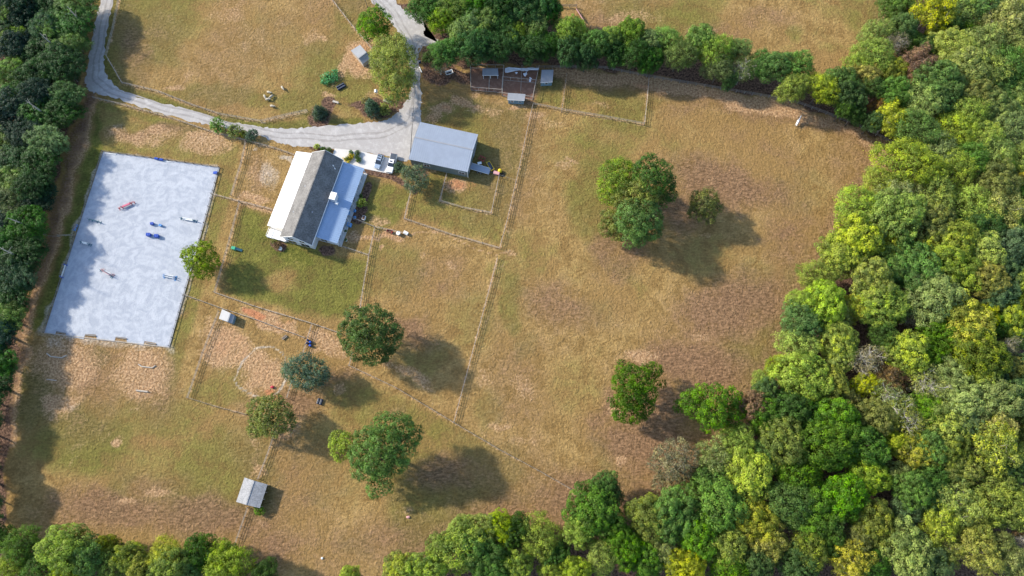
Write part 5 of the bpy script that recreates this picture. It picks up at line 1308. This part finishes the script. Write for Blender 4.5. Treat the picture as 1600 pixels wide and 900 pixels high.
def near_labels(rows, wood):
    """tell each tree apart by its colour and by the colours of the trees around it"""
    used, out = set(), []
    med = sorted(r[2] for r in rows)
    for i, (x, y, r, k) in enumerate(rows):
        size = 'small ' if r < 18 else ('big ' if r > 29 else '')
        head = f"{size}{SHORT[k]} tree in {wood}"
        nb = []
        for word, test in (('above', lambda dx, dy: dy > abs(dx)*.8), ('below', lambda dx, dy: -dy > abs(dx)*.8), ('right of', lambda dx, dy: -dx > abs(dy)*.8), ('left of', lambda dx, dy: dx > abs(dy)*.8)):
            c = sorted(((q[0]-x)**2 + (q[1]-y)**2, q[3], q[2]) for j, q in enumerate(rows) if j != i and test(q[0]-x, q[1]-y))
            if c and c[0][0] < 75**2:
                nb.append((c[0][0], f"{word} {SHORT[c[0][1]]}"))
                if len(c) > 1: nb.append((c[1][0] + 9e4, f"{word} {SHORT[c[1][1]]} too"))
        if x > 1560: nb.append((50, "at photo's right edge"))
        if x < 25: nb.append((50, "at photo's left edge"))
        if y < 22: nb.append((60, "at photo's top"))
        if y > 872: nb.append((60, "at photo's bottom"))
        nb.sort()
        nb = [n for _, n in nb]
        import itertools
        lab = None
        for m in (1, 2, 3, 4):
            for cmb in itertools.combinations(nb, m):
                t = head + ', ' + ', '.join(cmb)
                if len(t.replace('-', ' ').split()) <= 16 and t not in used: lab = t; break
            if lab: break
        if lab is None: lab = head + ', ' + ', '.join(nb[:2])
        used.add(lab); out.append(lab)
    return out
def forest(txt, wood, group, kinds, hcap=19, tint=(1,1,1)):
    rows = []
    for q in txt.replace('\n', '').split(';'):
        a = q.split(); rows.append((float(a[0]), float(a[1]), float(a[2]), a[3]))
    labs = near_labels(rows, wood)
    for (x, y, r, k), lab in zip(rows, labs):
        if k == 's': kind, code = 'sparse', 'T'
        elif k == 'b': kind, code = 'bare', 'S'
        elif k == 'S': kind, code = 'sparse', 'S'
        else: code, kind = k, kinds(k, x, y)
        Rm = r*1.03*mpp(x, y, 8)
        f = 1.05 if (wood == 'upper row' or (y < 240 and x < 1410)) else 1.13
        if wood == 'upper row': y -= 3.5
        tree(x, y, r*f, code, kind, lab, group, ((1.12,1.08,1.25) if (x > 1250 and y < 460) else ((1.1,1.1,1.1) if wood == 'right woods' else tint)), name={'oak': 'broadleaf_tree', 'soft': 'broadleaf_tree', 'loose': 'broadleaf_tree', 'pine': 'pine_tree', 'sparse': 'bare_tree', 'bare': 'bare_tree'}[kind], H=min(hcap, max(7.5, 6.5 + Rm*1.25)) + random.uniform(-1.2, 1.2))  # upper right crowns tinted paler and bluer: haze put into the leaf colour
def kr(k, x, y):
    if k in 'YW': return 'loose' if random.random() < .6 else 'oak'
    if k in 'LP': return 'soft' if (x < 1300 or y < 330) and random.random() < .6 else 'oak'
    if k in 'TR': return 'loose'
    return 'oak' if random.random() < .8 else 'soft'
forest(RIGHT, 'right woods', 'trees of the right woods', kr)
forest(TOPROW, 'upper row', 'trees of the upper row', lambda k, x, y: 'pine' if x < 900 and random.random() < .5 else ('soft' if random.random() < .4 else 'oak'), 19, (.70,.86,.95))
forest(BOTTOM, 'bottom woods', 'trees of the bottom woods', lambda k, x, y: 'oak' if random.random() < .6 else 'soft')
forest(BIG, 'lobed pasture clump', 'trees at the bottom pasture edge', lambda k, x, y: 'oak')
rl = random.Random(5)
LEFT = []
edge_l = [(146,-10),(132,50),(120,110),(122,150),(108,190),(88,235),(78,300),(60,370),(42,440),(26,500),(14,560),(2,620)]
def ex(y):
    for (x1,y1),(x2,y2) in zip(edge_l, edge_l[1:]):
        if y1 <= y <= y2: return x1 + (x2-x1)*(y-y1)/(y2-y1)
    return 0
yy_ = 4; row = 0
while yy_ < 640:
    x_ = ex(yy_) - 21 + rl.uniform(-4, 4)
    while x_ > -14:
        LEFT.append((x_, yy_ + rl.uniform(-7, 7), rl.uniform(23, 31), rl.choices('NDBGPLO', (5, 5, 3, 3.2, 1.2, .7, .4))[0]))
        x_ -= rl.uniform(36, 46)
    yy_ += 35; row += 1
LEFT += [(-27 + rl.uniform(-4,4), 625 + 26*k, 21, rl.choice('NDG')) for k in range(8)]
LEFT += [(38, 12, 16, 'O'), (78, 50, 17, 'L'), (15, 25, 20, 'L'), (20, 60, 22, 'L')]
forest(';'.join(f'{x:.0f} {y:.0f} {r:.0f} {k}' for x, y, r, k in LEFT), 'left woods', 'trees of the left woods', lambda k, x, y: 'pine' if rl.random() < .65 else 'oak', 8.8, (.55,.70,.92))  # last tint puts the dark blue of the shaded side into the leaves
# bare standing trunks in front of the left woods
for i, (a, b, lab) in enumerate((((138,47),(105,10),'pale bare dead tree leaning in the upper left woods'), ((99,86),(74,69),'pale bare dead tree in the left woods beside the upper drive'), ((80,185),(58,166),'thin pale dead tree in the left woods below the drive fork'), ((56,357),(25,341),'pale bluish dead tree in the left woods level with the arena gate'), ((44,408),(8,388),'thin grey dead tree in the left woods below the cross gate'))):
    t = thing('dead_tree', lab, 'dead tree', G(*a), 0, 'bare trunks in the left woods')
    top = G(*b, 15.0) - t.location
    top.x = max(-3, min(3, top.x)); top.y = max(-3, min(3, top.y)); 
    MB().tube([(0,0,-.1),top*.3,top*.65,top], [.34,.28,.2,.07], 8).build('trunk', M['bark_pale'], t)
    bb = MB()
    for k in range(5): 
        p = top*(.6+.08*k); bb.tube([p, p+Vector((rl.uniform(-1.6,1.6), rl.uniform(-1.6,1.6), rl.uniform(.3,1.0)))], [.06,.02], 4)
    bb.build('branches', M['bark_pale'], t)
# leafless shrubs and brush, and the undergrowth masses along the woods
for a in ((688,110,9,'left brush beside the pens, tallest grey bush'),(678,103,6,'small grey bush at the right edge of the drive')):
    tree(a[0], a[1], a[2], 'S', 'sparse', a[3], 'grey brush beside the pens', H=3.2, name='bare_bush', cat='bush')
